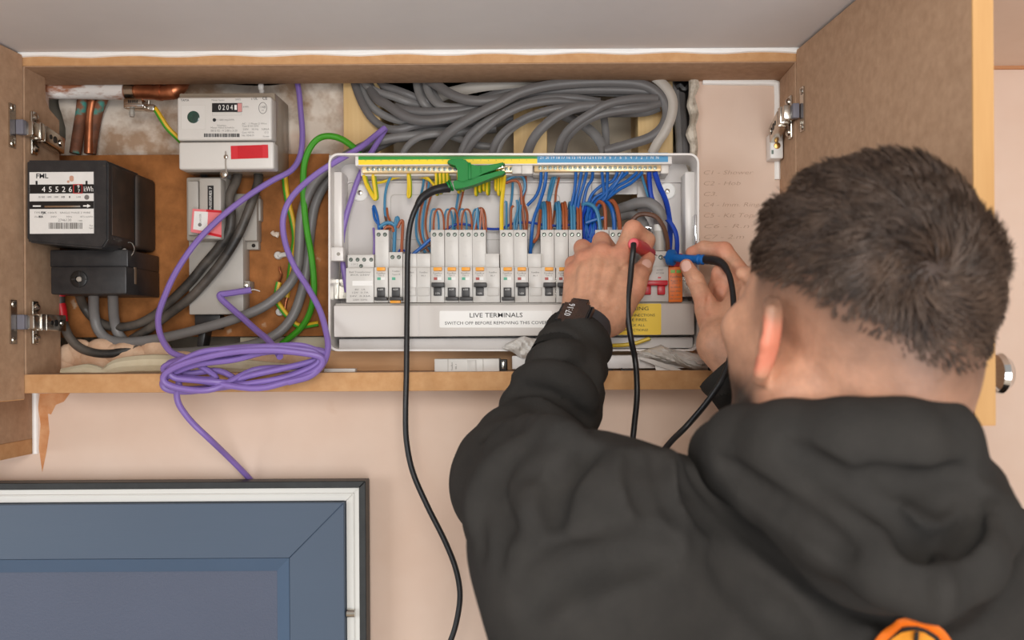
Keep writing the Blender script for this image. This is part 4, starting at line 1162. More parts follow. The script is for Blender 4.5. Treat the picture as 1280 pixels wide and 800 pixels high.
gc([(697, 192, 1.210), (701, 177, 1.203), (709, 164, 1.197), (721, 153, 1.193), (738, 142, 1.190), (755, 132, 1.189), (775, 126, 1.191), (800, 123, 1.196), (822, 123, 1.202)], .0054, 'upper strand of the pair arching left of the vertical cable')
gc([(703, 192, 1.214), (707, 176, 1.207), (717, 163, 1.201), (733, 151, 1.197), (752, 143, 1.195), (778, 138, 1.197), (805, 135, 1.200), (825, 129, 1.205)], .0054, 'lower strand of the pair arching left of the vertical cable')
gc([(698, 142, 1.232), (715, 149, 1.232), (730, 157, 1.230), (743, 168, 1.226), (751, 179, 1.222), (756, 192, 1.216)], .0066, 'grey cable dropping down to the right across the open cream board', CABG)
gc([(754, 140, 1.236), (756, 155, 1.234), (757.5, 172, 1.232), (758, 192, 1.226)], .0052, 'straight vertical grey cable over the cream board', CABG)
gc([(590, 141, 1.226), (620, 131, 1.222), (655, 120, 1.218), (700, 113.5, 1.214), (750, 112, 1.211), (800, 113.5, 1.210), (822, 118, 1.212), (832, 128, 1.218)], .0060, 'grey cable in the upper band under the longest loop')
gc([(640, 133, 1.230), (680, 120, 1.226), (720, 115, 1.222), (770, 116, 1.219), (812, 120, 1.218), (830, 128, 1.222)], .0056, 'second grey cable of the upper band, half hidden')
gc([(690, 131, 1.226), (730, 140, 1.222), (775, 141, 1.216), (806, 140, 1.213), (824, 134, 1.214)], .0060, 'lowest grey cable of the right hand bundle')
gc([(600, 124, 1.236), (640, 112, 1.234), (690, 104, 1.232), (740, 99, 1.232), (780, 94, 1.234)], .0056, 'grey cable skimming under the top board at the right')
gc([(562, 169, 1.238), (580, 176, 1.236), (600, 182, 1.236), (622, 184, 1.238)], .0050, 'short grey cable lying low just above the green strip', CABG)
gc([(560, 166, 1.244), (600, 160, 1.244), (640, 148, 1.244), (680, 140, 1.246)], .0060, 'grey cable passing behind the arching pairs', CABG)
gc([(503, 192, 1.222), (512, 180, 1.220), (524, 172, 1.218), (540, 168, 1.218), (556, 168.5, 1.222)], .0044, 'thin grey cable hooping over the left end of the green strip', CABG)
cable([(811, 92, 1.212), (826, 103, 1.206), (836, 114, 1.203), (841, 128, 1.202), (839, 146, 1.202), (832, 163, 1.203), (822, 178, 1.206), (815, 192, 1.210)], .0066, CABP, 'pale grey cable looping round the right timber stud', G, flat=.8, up=UPV)
for k, (x, m_, lab) in enumerate(((848, CABG, 'left one of the three upright cables at the right edge of the opening'), (855, CABG2, 'middle one of the three upright cables at the right edge of the opening'), (862, CABK, 'black upright cable at the far right edge of the opening'))):
    cable([(x - 6 + k, 92, 1.244), (x - 2, 122, 1.238), (x, 156, 1.232), (x + 2, 192, 1.224), (x + 2, 215, 1.222)], .0052, m_, lab, 'upright cables at the right edge of the opening')
MB().tube(L3([(844, 108), (850, 106), (856, 112), (862, 104)], 1.236), .006, 8, 4).build('cable_knot', CABK, label='dark knot of cable ends above the three upright cables', cat='cable')

# heavy grey tails curving down past the left end of the enclosure
cable([(620, 160, 1.240), (575, 165, 1.236), (530, 169, 1.230), (490, 173, 1.226), (455, 183, 1.222), (425, 200, 1.219), (400, 220, 1.219), (384, 245, 1.222), (376, 275, 1.226), (374, 310, 1.230), (370, 340, 1.230), (356, 362, 1.226), (330, 383, 1.220), (295, 398, 1.216), (255, 410, 1.216), (210, 421, 1.218), (170, 427, 1.222), (140, 426, 1.226), (124, 414, 1.226), (118, 394, 1.222), (117, 366, 1.20)], .0066, CABG, 'upper thick grey tail bending from above the enclosure down to the black meter', 'thick grey tails left of the enclosure', n=14)
cable([(625, 150, 1.252), (575, 158, 1.248), (530, 164, 1.244), (495, 172, 1.240), (460, 190, 1.234), (430, 208, 1.232), (408, 228, 1.234), (394, 255, 1.238), (388, 290, 1.242), (384, 330, 1.243), (378, 362, 1.241), (366, 395, 1.236), (345, 418, 1.230), (310, 432, 1.226), (262, 438, 1.226), (210, 441, 1.228), (172, 437, 1.233), (150, 420, 1.236), (143, 400, 1.230), (141, 366, 1.20)], .0066, CABG, 'lower thick grey tail, nearest the shelf, bending round to the black meter', 'thick grey tails left of the enclosure', n=14)
# black tails between the meters
KG = 'dusty black tails under the white meter'
cable([(299, 210, 1.225), (295, 227, 1.215), (287, 246, 1.206), (289, 270, 1.202), (286, 290, 1.202), (273, 310, 1.206), (256, 330, 1.210), (238, 352, 1.214), (214, 376, 1.222), (190, 396, 1.228), (165, 407, 1.232), (138, 408, 1.235), (116, 397, 1.235), (104, 381, 1.230), (98, 364, 1.20)], .0060, CABT, 'black tail swinging from the white meter left to the black meter', KG, name='black_cable', n=12)
cable([(322, 210, 1.225), (323, 226, 1.216), (317, 246, 1.208), (308, 270, 1.203), (298, 293, 1.202), (282, 320, 1.204), (262, 346, 1.208), (238, 372, 1.214), (212, 392, 1.222), (185, 412, 1.233), (165, 424, 1.240)], .0060, CABT, 'black tail starting under the red tape and passing behind the grey tail', KG, name='black_cable', n=12)
cable([(286, 210, 1.232), (284, 224, 1.230), (281, 238, 1.228)], .0058, CABG, 'short grey stub between the white meter and the service fuse', name='grey_cable')
cable([(254, 212, 1.232), (255, 222, 1.230)], .0050, BLACKP, 'black stub cable entering the top of the service fuse', name='black_cable')
rt = cable([(75, 366, 1.214), (76, 385, 1.214), (79, 402, 1.214), (86, 420, 1.213), (99, 434, 1.212), (118, 441, 1.212), (140, 442, 1.214), (160, 438, 1.218), (185, 436, 1.226), (215, 436, 1.24)], .0058, CABT, 'black cable with red tape curving low from beside the side panel', name='black_cable', n=12)
MB().tube(L3([(75.5, 380), (77, 388), (78.5, 402)], 1.214), .0066, 12, 3).build('red_tape', REDT, rt, label='red tape wrapped round the cable')
MB().tube(L3([(75, 366), (75.3, 371)], 1.214), .0066, 12, 1).build('red_tape', REDT, rt)

# green and yellow cables
cable([(452, 200, 1.19), (447, 190, 1.196), (438, 181, 1.200), (425, 173, 1.204), (410, 170, 1.206), (397, 174, 1.208), (387, 186, 1.210), (380.5, 205, 1.213), (379, 230, 1.217), (380.5, 262, 1.22), (384, 290, 1.22), (389, 318, 1.22), (392, 345, 1.222), (392, 370, 1.226), (386, 394, 1.234), (374, 412, 1.240), (352, 430, 1.247)], .0042, GREENW, 'bright green earth cable looping left of the enclosure', name='green_cable')
gy_wire('earth_wire', [(353, 197, 1.245), (356, 215, 1.24), (357.5, 235, 1.238), (361, 255, 1.238), (366, 275, 1.24), (369, 297, 1.243), (366, 320, 1.247), (362, 350, 1.247), (358, 372, 1.245)], 0.0036, 'yellow and green wire hanging below the white meter, behind the purple cable')
w = gy_wire('earth_wire', [(349, 353, 1.242), (347, 362, 1.241), (346, 374, 1.240), (352, 385, 1.240), (361, 396, 1.242), (374, 407, 1.244), (398, 404, 1.246)], 0.0034, 'cut yellow and green wire with a bare copper end beside the grey tail')
mb = MB(); mb.tube(L3([(349, 353, 1.242), (352, 344, 1.240), (350, 338, 1.240), (349.5, 334, 1.241)], None), .0016, 7, 5); mb.tube(L3([(349, 354, 1.242), (351, 346, 1.239), (352.5, 340, 1.239)], None), .0012, 6, 4); mb.build('bare_end', COPPER, w, label='bare copper end')
cable([(359, 372, 1.243), (357, 380, 1.243), (356, 388, 1.243)], .0018, COPPER, 'scrap of bare copper wire hanging beside the round white clip', name='copper_wire', cat='wire')

# purple alarm cable: drop from the top, coil over the shelf edge, loose tail
random.seed(5)
def coil_pts(n, cx, cy, ax, ay, tilt, Y, ph0):
    out = []
    for k in range(n):
        a = ph0 + 2 * math.pi * k / n
        x, y = ax * math.cos(a), ay * math.sin(a)
        out.append((cx + x * math.cos(tilt) - y * math.sin(tilt), cy + x * math.sin(tilt) + y * math.cos(tilt), Y + .010 * math.sin(a + 1)))
    return out
q = [(368, 92, 1.235), (373, 110, 1.232), (376, 140, 1.228), (378, 170, 1.222), (375, 195, 1.212), (364, 213, 1.202), (340, 226, 1.192), (310, 245, 1.182), (278, 270, 1.176), (246, 302, 1.172), (221, 338, 1.166), (206, 370, 1.156), (198, 396, 1.144), (201, 420, 1.130), (214, 440, 1.115), (238, 450, 1.110)]
specs = [(305, 452, 100, 17, -0.10, 1.104), (303, 461, 99, 20, -0.14, 1.112), (306, 456, 94, 22, -0.09, 1.097), (302, 464, 100, 18, -0.16, 1.106), (309, 450, 98, 14, -0.07, 1.114), (304, 462, 101, 23, -0.10, 1.092)]
for i, (cx, cy, ax, ay, tl, Y) in enumerate(specs):
    pts = coil_pts(14, cx, cy, ax, ay, tl, Y, math.pi * (0.62))
    pts = [(x + random.uniform(-1.5, 1.5), y + random.uniform(-2.2, 2.2), Yv) for x, y, Yv in pts]
    q += pts
q += [(232, 474, 1.100), (224, 484, 1.100), (221, 494, 1.102), (225, 508, 1.106), (240, 528, 1.116), (262, 549, 1.13), (284, 570, 1.165), (304, 590, 1.19), (318, 606, 1.2045), (330, 625, 1.2055)]
pc = cable(q, .0038, PURP, 'purple cable coiled in flat loops over the shelf edge, tail hanging below', 'purple cables', name='purple_cable', n=9, s=5)
cable([(481, 160, 1.205), (466, 172, 1.192), (448, 186, 1.172), (420, 202, 1.158), (395, 218, 1.158), (372, 238, 1.164), (359, 256, 1.168), (353.5, 278, 1.170), (357, 305, 1.170), (368, 333, 1.166), (384, 358, 1.158), (399, 386, 1.146), (407, 412, 1.132), (410, 434, 1.118), (404, 454, 1.106), (388, 470, 1.10), (360, 478, 1.096)], .0038, PURP, 'purple printed cable crossing the enclosure corner and dropping into the coil', 'purple cables', name='purple_cable', n=9)
cable([(482, 161, 1.212), (472, 178, 1.205), (460, 198, 1.197), (450, 218, 1.192), (442, 240, 1.188), (433, 270, 1.184), (428, 295, 1.182), (427, 318, 1.182), (431, 345, 1.182), (434, 365, 1.184)], .0036, PURP, 'purple cable running down inside the left end of the enclosure', 'purple cables', name='purple_cable', n=9)
cable([(467.5, 318, 1.184), (468, 300, 1.186), (467, 285, 1.19)], .0016, PURP, 'thin purple core beside the leftmost breaker', 'purple cables', name='purple_cable', n=7)
lo = cable([(314, 362.5, 1.205), (300, 364.5, 1.202), (284, 367, 1.200), (275, 368.5, 1.198), (277, 374, 1.196), (288, 384, 1.192), (304, 398, 1.180), (322, 414, 1.16), (334, 424, 1.14), (344, 436, 1.122), (350, 446, 1.108)], .0042, PURP, 'kinked loose purple end pointing right above the coil', 'purple cables', name='purple_cable', n=9)
MB().tube(L3([(313, 362.6, 1.2035), (318, 362, 1.2035), (325, 364, 1.203)], None), .0006, 5, 3).build('frayed_core', PAPER, lo)

# ------------------------------------------------------------------ test leads
LEAD = M('test_lead_black', (28, 28, 30), 0.38, var=0.1, vs=40)
GCLIP = M('clip_green', (8, 122, 48), 0.45, spec=.3, var=0.05, vs=60)
PRED = M('probe_red', (196, 62, 66), 0.4, var=0.04, vs=60)
PREDL = M('probe_red_rim', (226, 92, 100), 0.4)
PBLU = M('probe_blue', (10, 100, 178), 0.36, var=0.05, vs=60)
g = thing('test_lead', P(590, 225, 1.15), 'black test lead with a green crocodile clip on the earth bar', 'test lead')
MB().tube(L3([(561, 234, 1.148), (546, 236, 1.142), (530, 245, 1.136), (519, 262, 1.130), (512, 285, 1.128), (509.5, 320, 1.126), (509, 370, 1.120), (508.5, 420, 1.112), (508, 470, 1.104), (507, 510, 1.10), (508, 550, 1.10), (516, 590, 1.10), (534, 632, 1.10), (556, 676, 1.10), (570, 712, 1.10), (575, 745, 1.10), (570, 780, 1.10), (560, 810, 1.10), (545, 850, 1.10)], None), .0034, 12, 6).build('lead', LEAD, g)
MB().tube(L3([(561, 234.4, 1.148), (552, 235.5, 1.144), (540, 239, 1.140), (528, 247, 1.135), (522, 256, 1.132)], None), [.0062, .0058, .0054, .005, .004], 12, 4).build('strain_relief', LEAD, g)
# lower jaw with its barrel, upper lever jaw
mb = MB()
mb.prism(L3([(566, 226), (576, 224), (590, 224.5), (604, 219), (622, 213.5), (632, 213), (630, 217.5), (612, 223.5), (594, 230.5), (580, 234.5), (568, 236.5)], 1.138), (0, .016, 0))
bmesh.ops.bevel(mb.bm, geom=mb.bm.edges[:], offset=0.0012, segments=2, affect='EDGES')
lj = mb.build('lower_jaw', GCLIP, g)
mb = MB()
mb.prism(L3([(558.5, 201.5), (562, 199), (572, 198), (580, 198.6), (584, 201), (587, 206), (596, 208.5), (606, 208), (618, 205), (630, 202.4), (631, 204.5), (620, 211.5), (604, 217), (592, 223.5), (578, 228), (571, 226), (573, 220), (573, 212), (570, 206), (564, 204.2), (559, 204)], 1.136), (0, .018, 0))
bmesh.ops.bevel(mb.bm, geom=mb.bm.edges[:], offset=0.0012, segments=2, affect='EDGES')
mb.build('upper_jaw', GCLIP, g)
mb = MB(); mb.pbox(585, 203, 588.6, 224, 1.1345, 1.137, .0006); mb.pbox(600, 208.5, 601.5, 216, 1.1352, 1.137, .0004); mb.build('grip_rib', GCLIP, g)
mb = MB()
for k, (x, y) in enumerate(((564.5, 231.5), (561.5, 232.8))):
    mb.lathe(P(x, y, 1.148), P(560, 234, 1.146) - P(570, 230, 1.148), [(0, .0074 - k * .0008), (.0022, .0074 - k * .0008)], 16)
mb.build('collar', GCLIP, g)
mb = MB()
for k in range(6):
    mb.prism(L3([(606 + k * 4, 216.6 - k * 1.3), (608 + k * 4, 213.6 - k * 1.3), (610 + k * 4, 215.4 - k * 1.3)], 1.14), (0, .010, 0))
mb.build('tooth', STEEL, g)

r_ = thing('test_probe', P(800, 310, 1.10), 'red test probe on a black lead, pinched in the left hand', 'test probe')
MB().tube(L3([(792, 305, 1.068), (791.5, 313, 1.063), (789.5, 330, 1.062), (787.5, 352, 1.058), (785, 375, 1.052), (785.5, 400, 1.048), (789, 425, 1.046), (794, 450, 1.05), (796, 475, 1.045), (796, 500, 1.04), (793, 530, 1.03), (790, 560, 1.02), (788, 590, 1.0), (792, 640, 0.96), (800, 700, 0.93)], None), .0034, 12, 6).build('lead', LEAD, r_)
a, b = P(791.5, 304.5, 1.070), P(818, 318, 1.140)
MB().lathe(a, b - a, [(0, .0056), (.002, .0070), (.012, .0078), (.030, .0082), (.052, .0070), (.066, .0055)], 20).build('handle', PRED, r_)
mb = MB(); mb.lathe(a, b - a, [(-.0012, .0048), (0, .0064), (.0018, .0066)], 20); mb.build('rim', PREDL, r_)
MB().cyl(b - (b - a).normalized() * .008, b + (b - a).normalized() * .010, .0014, .0008, 10).build('tip', STEEL, r_)
bl = thing('test_probe', P(850, 323, 1.13), 'blue test probe on a black lead, held in the right hand', 'test probe')
a, b = P(830, 321.5, 1.150), P(884, 325, 1.112)
d = (b - a)
MB().lathe(a, d, [(0, .0014), (.005, .0034), (.0065, .0052), (.008, .0102), (.0135, .0102), (.0155, .0050), (.030, .0050), (.046, .0052), (.048, .0064), (.0505, .0064), (.0515, .0054), (.054, .0062), (.0565, .0062), (.0575, .0050), (.062, .0054), (.064, .004)], 22).build('handle', PBLU, bl)
MB().cyl(a - d.normalized() * .0045, a + d.normalized() * .002, .0010, .0016, 10).build('tip', STEEL, bl)
MB().tube(L3([(881, 324.5, 1.114), (890, 325.2, 1.104), (898, 327, 1.094), (905, 332, 1.086), (911, 342, 1.074)], None), [.0052, .0056, .0052, .0046, .0034], 12, 4).build('strain_relief', LEAD, bl)
MB().tube(L3([(904, 331, 1.088), (911, 342, 1.074), (915.5, 362, 1.060), (917.5, 390, 1.044), (917, 415, 1.028), (913, 445, 1.005), (902, 475, 0.992), (882, 505, 0.995), (858, 533, 1.0), (838, 553, 0.99), (820, 578, 0.97), (806, 610, 0.95), (806, 660, 0.93)], None), .0034, 12, 6).build('lead', LEAD, bl)

# ------------------------------------------------------------------ things lying on the shelf
bm_ = thing('breaker_blank', P(588, 466, 1.14), 'loose grey blank module lying on the shelf beside the sleeve', 'module')
MB().pbox(543, 448.5, 624, 466.3, 1.138, 1.175, .0008).build('body', BRK, bm_)
mb = MB(); mb.pbox(559.5, 448.8, 560.2, 466, 1.1375, 1.139); mb.pbox(603.4, 448.8, 604.2, 466, 1.1375, 1.139); mb.build('joint', MIDGREY, bm_)
MB().pbox(584, 450.5, 595, 465.6, 1.1368, 1.1385, .0006).build('grip', BRK2, bm_)
text('FuseBox', 565, 458, 2.2, 1.1378, PRINTG, bm_, w=10, rot=math.radians(90)); text('BL1', 570, 458, 1.8, 1.1378, PRINTG, bm_, w=6, rot=math.radians(90))
MB().pbox(624, 449.5, 633, 464, 1.142, 1.170, .0006).build('end_clip', BLACKGAP, bm_)
MB().pbox(627.5, 452, 630.5, 461, 1.1405, 1.143, .0005).build('clip_bar', STEEL, bm_)
MB().pbox(600.5, 464.2, 628, 466.8, 1.1335, 1.137, .0003).build('orange_strip', M('orange_strip', (206, 132, 60), .5), bm_)
MB().pbox(405, 460.8, 444, 466, 1.150, 1.162, .0006).build('trunking_offcut', PALEP, label='thin white trunking offcut on the shelf right of the coil', cat='offcut')
MB().pbox(640, 444, 905, 460.8, 1.150, 1.185, .0012).build('conduit_length', M('white_conduit', (222, 219, 216), .35, var=.02, vs=8), label='length of white plastic trunking lying along the shelf behind the sleeve', cat='trunking')
for x, y, lab in ((760, 460, 'small dark screw lying on the shelf below the trunking'), (784, 459, 'black plug lying on the shelf below the trunking, near the bag')):
    m = MB(); m.cyl(P(x - 6, 463.5, 1.142), P(x + 6, 463.5, 1.140), .0028, .0022, 10); m.cyl(P(x - 8, 463.5, 1.142), P(x - 6, 463.5, 1.142), .0036, .0036, 10); m.build('screw', BLACKGAP, label=lab, cat='screw')
BAG = M('clear_white_bag', (226, 222, 216), 0.22, var=.03, vs=20, alpha=0.86)
def bag(name, outline, Y, amp, seed, label, rows=14, cols=26, depth=.016):
    """crumpled film bag: two wrinkled skins joined at the rim"""
    r0 = np.random.default_rng(seed)
    xs = [p[0] for p in outline]
    top = [p for p in outline[:len(outline) // 2]]; bot = [p for p in outline[len(outline) // 2:]][::-1]
    mb = MB(); bm = mb.bm
    F_, B_ = {}, {}
    tx = np.linspace(0, 1, cols)
    def ev(ch, t):
        s = np.linspace(0, 1, len(ch))
        return np.interp(t, s, [c[0] for c in ch]), np.interp(t, s, [c[1] for c in ch])
    for i, t in enumerate(tx):
        ax, ay = ev(top, t); bx_, by = ev(bot, t)
        for j in range(rows):
            u = j / (rows - 1)
            e = math.sin(math.pi * u) ** .6 * math.sin(math.pi * min(1, max(0, t))) ** .4
            x = ax + (bx_ - ax) * u; y = ay + (by - ay) * u
            wr = amp * (math.sin(t * 23 + u * 9 + seed) + .7 * math.sin(t * 41 - u * 17) + r0.uniform(-.6, .6))
            F_[i, j] = bm.verts.new(P(x + r0.uniform(-.6, .6), y + r0.uniform(-.6, .6), Y - depth * e - wr * e))
            B_[i, j] = bm.verts.new(P(x, y, Y + .002 + .004 * e))
    for i in range(cols - 1):
        for j in range(rows - 1):
            bm.faces.new((F_[i, j], F_[i + 1, j], F_[i + 1, j + 1], F_[i, j + 1]))
            bm.faces.new((B_[i, j], B_[i, j + 1], B_[i + 1, j + 1], B_[i + 1, j]))
    for i in range(cols - 1):
        for j in (0, rows - 1):
            bm.faces.new((F_[i, j], F_[i + 1, j], B_[i + 1, j], B_[i, j]))
    for j in range(rows - 1):
        for i in (0, cols - 1):
            bm.faces.new((F_[i, j], F_[i, j + 1], B_[i, j + 1], B_[i, j]))
    return mb.build(name, BAG, label=label, cat='bag', ang=28)
b1 = bag('plastic_bag', [(796, 440), (810, 436), (826, 431), (838, 436), (860, 440), (893, 446), (899, 458), (896, 464), (870, 463), (850, 458), (825, 452), (798, 446)], 1.148, .0022, 4, 'crumpled clear plastic bag at the right end of the shelf')
mb = MB(); mb.prism(L3([(800, 446), (818, 450), (854, 463), (852, 465.5), (842, 464), (820, 457), (800, 449)], 1.136), (0, .002, 0)); mb.build('flap', BAG, b1)
mb = MB(); mb.prism(L3([(818, 452), (820, 464.5), (852, 465.5), (836, 458)], 1.1385), (0, .002, 0)); mb.build('paper_tag', PAPER, b1)
text('BAG 80x120', 884, 456.5, 2.4, 1.1275, PRINTK, b1, w=13, shear=.2, rot=math.radians(-8)); MB().lathe(P(887, 461, 1.128), (0, -1, 0), [(0, .0024), (.0003, .0024)], 12).build('mark', PRINTK, b1)
bag('plastic_bag', [(632, 430), (645, 424), (655, 420), (668, 424), (682, 426), (700, 428), (705, 445), (690, 448), (670, 449), (652, 448), (640, 440), (628, 436)], 1.146, .0022, 9, 'crumpled clear plastic bag on the shelf behind the left sleeve')

# ------------------------------------------------------------------ door panel leaning at the lower left
UG = M('panel_anthracite', (76, 90, 108), 0.42, var=0.03, vs=5, bump=0.05, bs=260, stretch=(0.08, 1, 1), spec=0.5)
UG2 = M('panel_bead', (78, 98, 122), 0.38, var=0.03, vs=5)
UG3 = M('panel_infill', (80, 87, 105), 0.5, var=0.03, vs=4, bump=0.22, bs=420)
GASK = M('gasket_black', (40, 42, 42), 0.5, var=.2, vs=60, speck=((120, 120, 116), 80.0, .72, .6))
UW = M('upvc_white', (222, 220, 214), 0.35, var=.015, vs=10)
pn_ = thing('door_panel', (-0.55, 1.15, 0.0), 'dark blue grey door panel with white and black frame standing against the wall at lower left', 'door panel')
PY = 1.172
xr, zt = P(457.5, 700, PY).x, P(250, 602.5, PY).z
x0p, z0p = xr - 0.92, 0.0
k1 = PY / F
def frame(d0, d1, Yf, Yb, m, nm, mitre=False, bv=0.0008):
    """two stiles and two rails between insets d0 and d1 (in px) from the outer edge, cut at the corners"""
    d0, d1 = d0 * k1, d1 * k1
    A = [(x0p + d0, z0p + d0), (xr - d0, z0p + d0), (xr - d0, zt - d0), (x0p + d0, zt - d0)]
    B = [(x0p + d1, z0p + d1), (xr - d1, z0p + d1), (xr - d1, zt - d1), (x0p + d1, zt - d1)]
    for i, side in enumerate(('bottom', 'right', 'top', 'left')):
        j = (i + 1) % 4
        q = [A[i], A[j], B[j], B[i]]
        cx, cz = sum(p[0] for p in q) / 4, sum(p[1] for p in q) / 4
        mb = MB()
        mb.prism([Vector((p[0], Yf, p[1])) for p in q], (0, Yb - Yf, 0))
        bmesh.ops.bevel(mb.bm, geom=mb.bm.edges[:], offset=bv, segments=1, affect='EDGES')
        mb.build(nm, m, pn_)
frame(0, 8.5, PY, 1.197, GASK, 'outer_gasket')
frame(8.5, 25.5, PY + .004, 1.196, UW, 'white_frame')
frame(15.5, 17.0, PY + .002, PY + .006, UW, 'frame_lip', bv=.0002)
frame(26.2, 95, PY - .004, 1.196, UG, 'sash_rail')
def bevel_frame(d0, d1, Y0, Y1, m, nm):
    d0, d1 = d0 * k1, d1 * k1
    A = [(x0p + d0, z0p + d0), (xr - d0, z0p + d0), (xr - d0, zt - d0), (x0p + d0, zt - d0)]
    B = [(x0p + d1, z0p + d1), (xr - d1, z0p + d1), (xr - d1, zt - d1), (x0p + d1, zt - d1)]
    for i in range(4):
        j = (i + 1) % 4
        mb = MB(); bm = mb.bm
        fa, fb = Vector((A[i][0], Y0, A[i][1])), Vector((A[j][0], Y0, A[j][1]))
        ga, gb = Vector((B[i][0], Y1, B[i][1])), Vector((B[j][0], Y1, B[j][1]))
        ka, kb = Vector((B[i][0], 1.195, B[i][1])), Vector((B[j][0], 1.195, B[j][1]))
        ca, cb_ = Vector((A[i][0], 1.195, A[i][1])), Vector((A[j][0], 1.195, A[j][1]))
        V = [bm.verts.new(v) for v in (fa, fb, gb, ga, ca, cb_, kb, ka)]
        for f in ((0, 1, 2, 3), (7, 6, 5, 4), (0, 4, 5, 1), (3, 2, 6, 7), (0, 3, 7, 4), (1, 5, 6, 2)): bm.faces.new([V[t] for t in f])
        mb.build(nm, m, pn_)
bevel_frame(95, 113.5, PY - .004, PY + .008, UG2, 'glazing_bead')
mb = MB(); e = 113 * k1; mb.box((x0p + e, PY + .010, z0p + e), (xr - e, 1.195, zt - e)); mb.build('infill_panel', UG3, pn_)
mb = MB(); mb.cyl(P(434, 766.5, PY + .001), P(444, 766.5, PY + .001), .0052, n=14); mb.build('bolt', STEEL, pn_)
# ------------------------------------------------------------------ the electrician
def V3(v): return np.array((v[0], v[1], v[2]), dtype=np.float64)

class Field:
    """signed distance grid, shaped by smooth unions and cuts, then meshed"""
    def __init__(self, lo, hi, h):
        self.lo, self.h = np.array(lo, float), h
        n = np.ceil((np.array(hi, float) - self.lo) / h).astype(int) + 1
        self.n = n
        self.D = np.full(n, 0.2, dtype=np.float32)
        self.ax = [(self.lo[i] + h * np.arange(n[i])).astype(np.float32) for i in range(3)]

    def _sl(self, lo, hi):
        s = []
        for i in range(3):
            a = int(max(0, math.floor((lo[i] - self.lo[i]) / self.h)))
            b = int(min(self.n[i], math.ceil((hi[i] - self.lo[i]) / self.h) + 1))
            if b - a < 1: return None
            s.append(slice(a, b))
        return tuple(s)

    def _grid(self, s):
        return (self.ax[0][s[0]][:, None, None], self.ax[1][s[1]][None, :, None], self.ax[2][s[2]][None, None, :])

    def _mix(self, s, d, k, cut):
        A = self.D[s]
        if cut:
            d = -d
            h = np.clip(0.5 - 0.5 * (A - d) / k, 0, 1)
            self.D[s] = A + (d - A) * h + k * h * (1 - h)
        else:
            h = np.clip(0.5 + 0.5 * (d - A) / k, 0, 1)
            self.D[s] = d + (A - d) * h - k * h * (1 - h)

    def rc(self, a, b, ra, rb, k=0.01, cut=False, wave=None):
        a, b = V3(a), V3(b)
        m = max(ra, rb) + k + 3 * self.h + (wave[0] if wave else 0)
        s = self._sl(np.minimum(a, b) - m, np.maximum(a, b) + m)
        if s is None: return self
        X, Y, Z = self._grid(s)
        ab = b - a
        L = float(ab @ ab) + 1e-12
        t = np.clip(((X - a[0]) * ab[0] + (Y - a[1]) * ab[1] + (Z - a[2]) * ab[2]) / L, 0, 1)
        dx, dy, dz = X - (a[0] + t * ab[0]), Y - (a[1] + t * ab[1]), Z - (a[2] + t * ab[2])
        r = ra + (rb - ra) * t
        if wave:                                  # cloth bunching: (amplitude, waves along, lean)
            r = r + wave[0] * np.sin(2 * math.pi * (wave[1] * t) + wave[2] * (dx * 30 + dz * 22) + 1.3 * np.sin(dx * 60))
        self._mix(s, np.sqrt(dx * dx + dy * dy + dz * dz) - r, k, cut)
        return self

    def chain(self, pts, rs, k=0.01, cut=False):
        if not hasattr(rs, '__len__'): rs = [rs] * len(pts)
        for i in range(len(pts) - 1):
            self.rc(pts[i], pts[i + 1], rs[i], rs[i + 1], k, cut)
        return self

    def ell(self, c, r, R=None, k=0.01, cut=False):
        """ellipsoid; R rows = local axes"""
        c, r = V3(c), np.array(r, float)
        R = np.eye(3) if R is None else np.array(R, float)
        ext = np.sqrt(((R.T * r) ** 2).sum(1)) + k + 3 * self.h
        s = self._sl(c - ext, c + ext)
        if s is None: return self
        X, Y, Z = self._grid(s)
        p = [(X - c[0]) * R[i, 0] + (Y - c[1]) * R[i, 1] + (Z - c[2]) * R[i, 2] for i in range(3)]
        k0 = np.sqrt(sum((p[i] / r[i]) ** 2 for i in range(3)))
        k1 = np.sqrt(sum((p[i] / r[i] ** 2) ** 2 for i in range(3))) + 1e-9
        self._mix(s, (k0 * (k0 - 1) / k1).astype(np.float32), k, cut)
        return self

    def plane_cut(self, p, n, lo, hi, k=0.002):
        """remove what lies beyond the plane, inside the box lo..hi"""
        s = self._sl(lo, hi)
        X, Y, Z = self._grid(s)
        p, n = V3(p), V3(n)
        d = (X - p[0]) * n[0] + (Y - p[1]) * n[1] + (Z - p[2]) * n[2]
        self._mix(s, -d.astype(np.float32) * np.ones_like(self.D[s]), k, True)
        return self

    def sample(self, q):
        g = (np.asarray(q) - self.lo) / self.h
        i = np.clip(np.floor(g).astype(int), 0, self.n - 2)
        f = np.clip(g - i, 0, 1)
        v = 0
        for a in (0, 1):
            for b in (0, 1):
                for c in (0, 1):
                    w = (f[:, 0] if a else 1 - f[:, 0]) * (f[:, 1] if b else 1 - f[:, 1]) * (f[:, 2] if c else 1 - f[:, 2])
                    v = v + w * self.D[i[:, 0] + a, i[:, 1] + b, i[:, 2] + c]
        return v

    def hit(self, px, py, y0=0.42, y1=1.2):
        ys = np.arange(y0, y1, self.h * 0.5)
        base = V3(P(px, py, 1.0)); cam_ = np.array((0, 0, ZC))
        q = cam_ + (base - cam_) * ys[:, None]
        v = self.sample(q)
        ok = np.all((q > self.lo) & (q < self.lo + self.h * (self.n - 1)), axis=1)
        idx = np.where((v < 0) & ok)[0]
        if len(idx) == 0: return None
        return Vector(q[idx[0]])

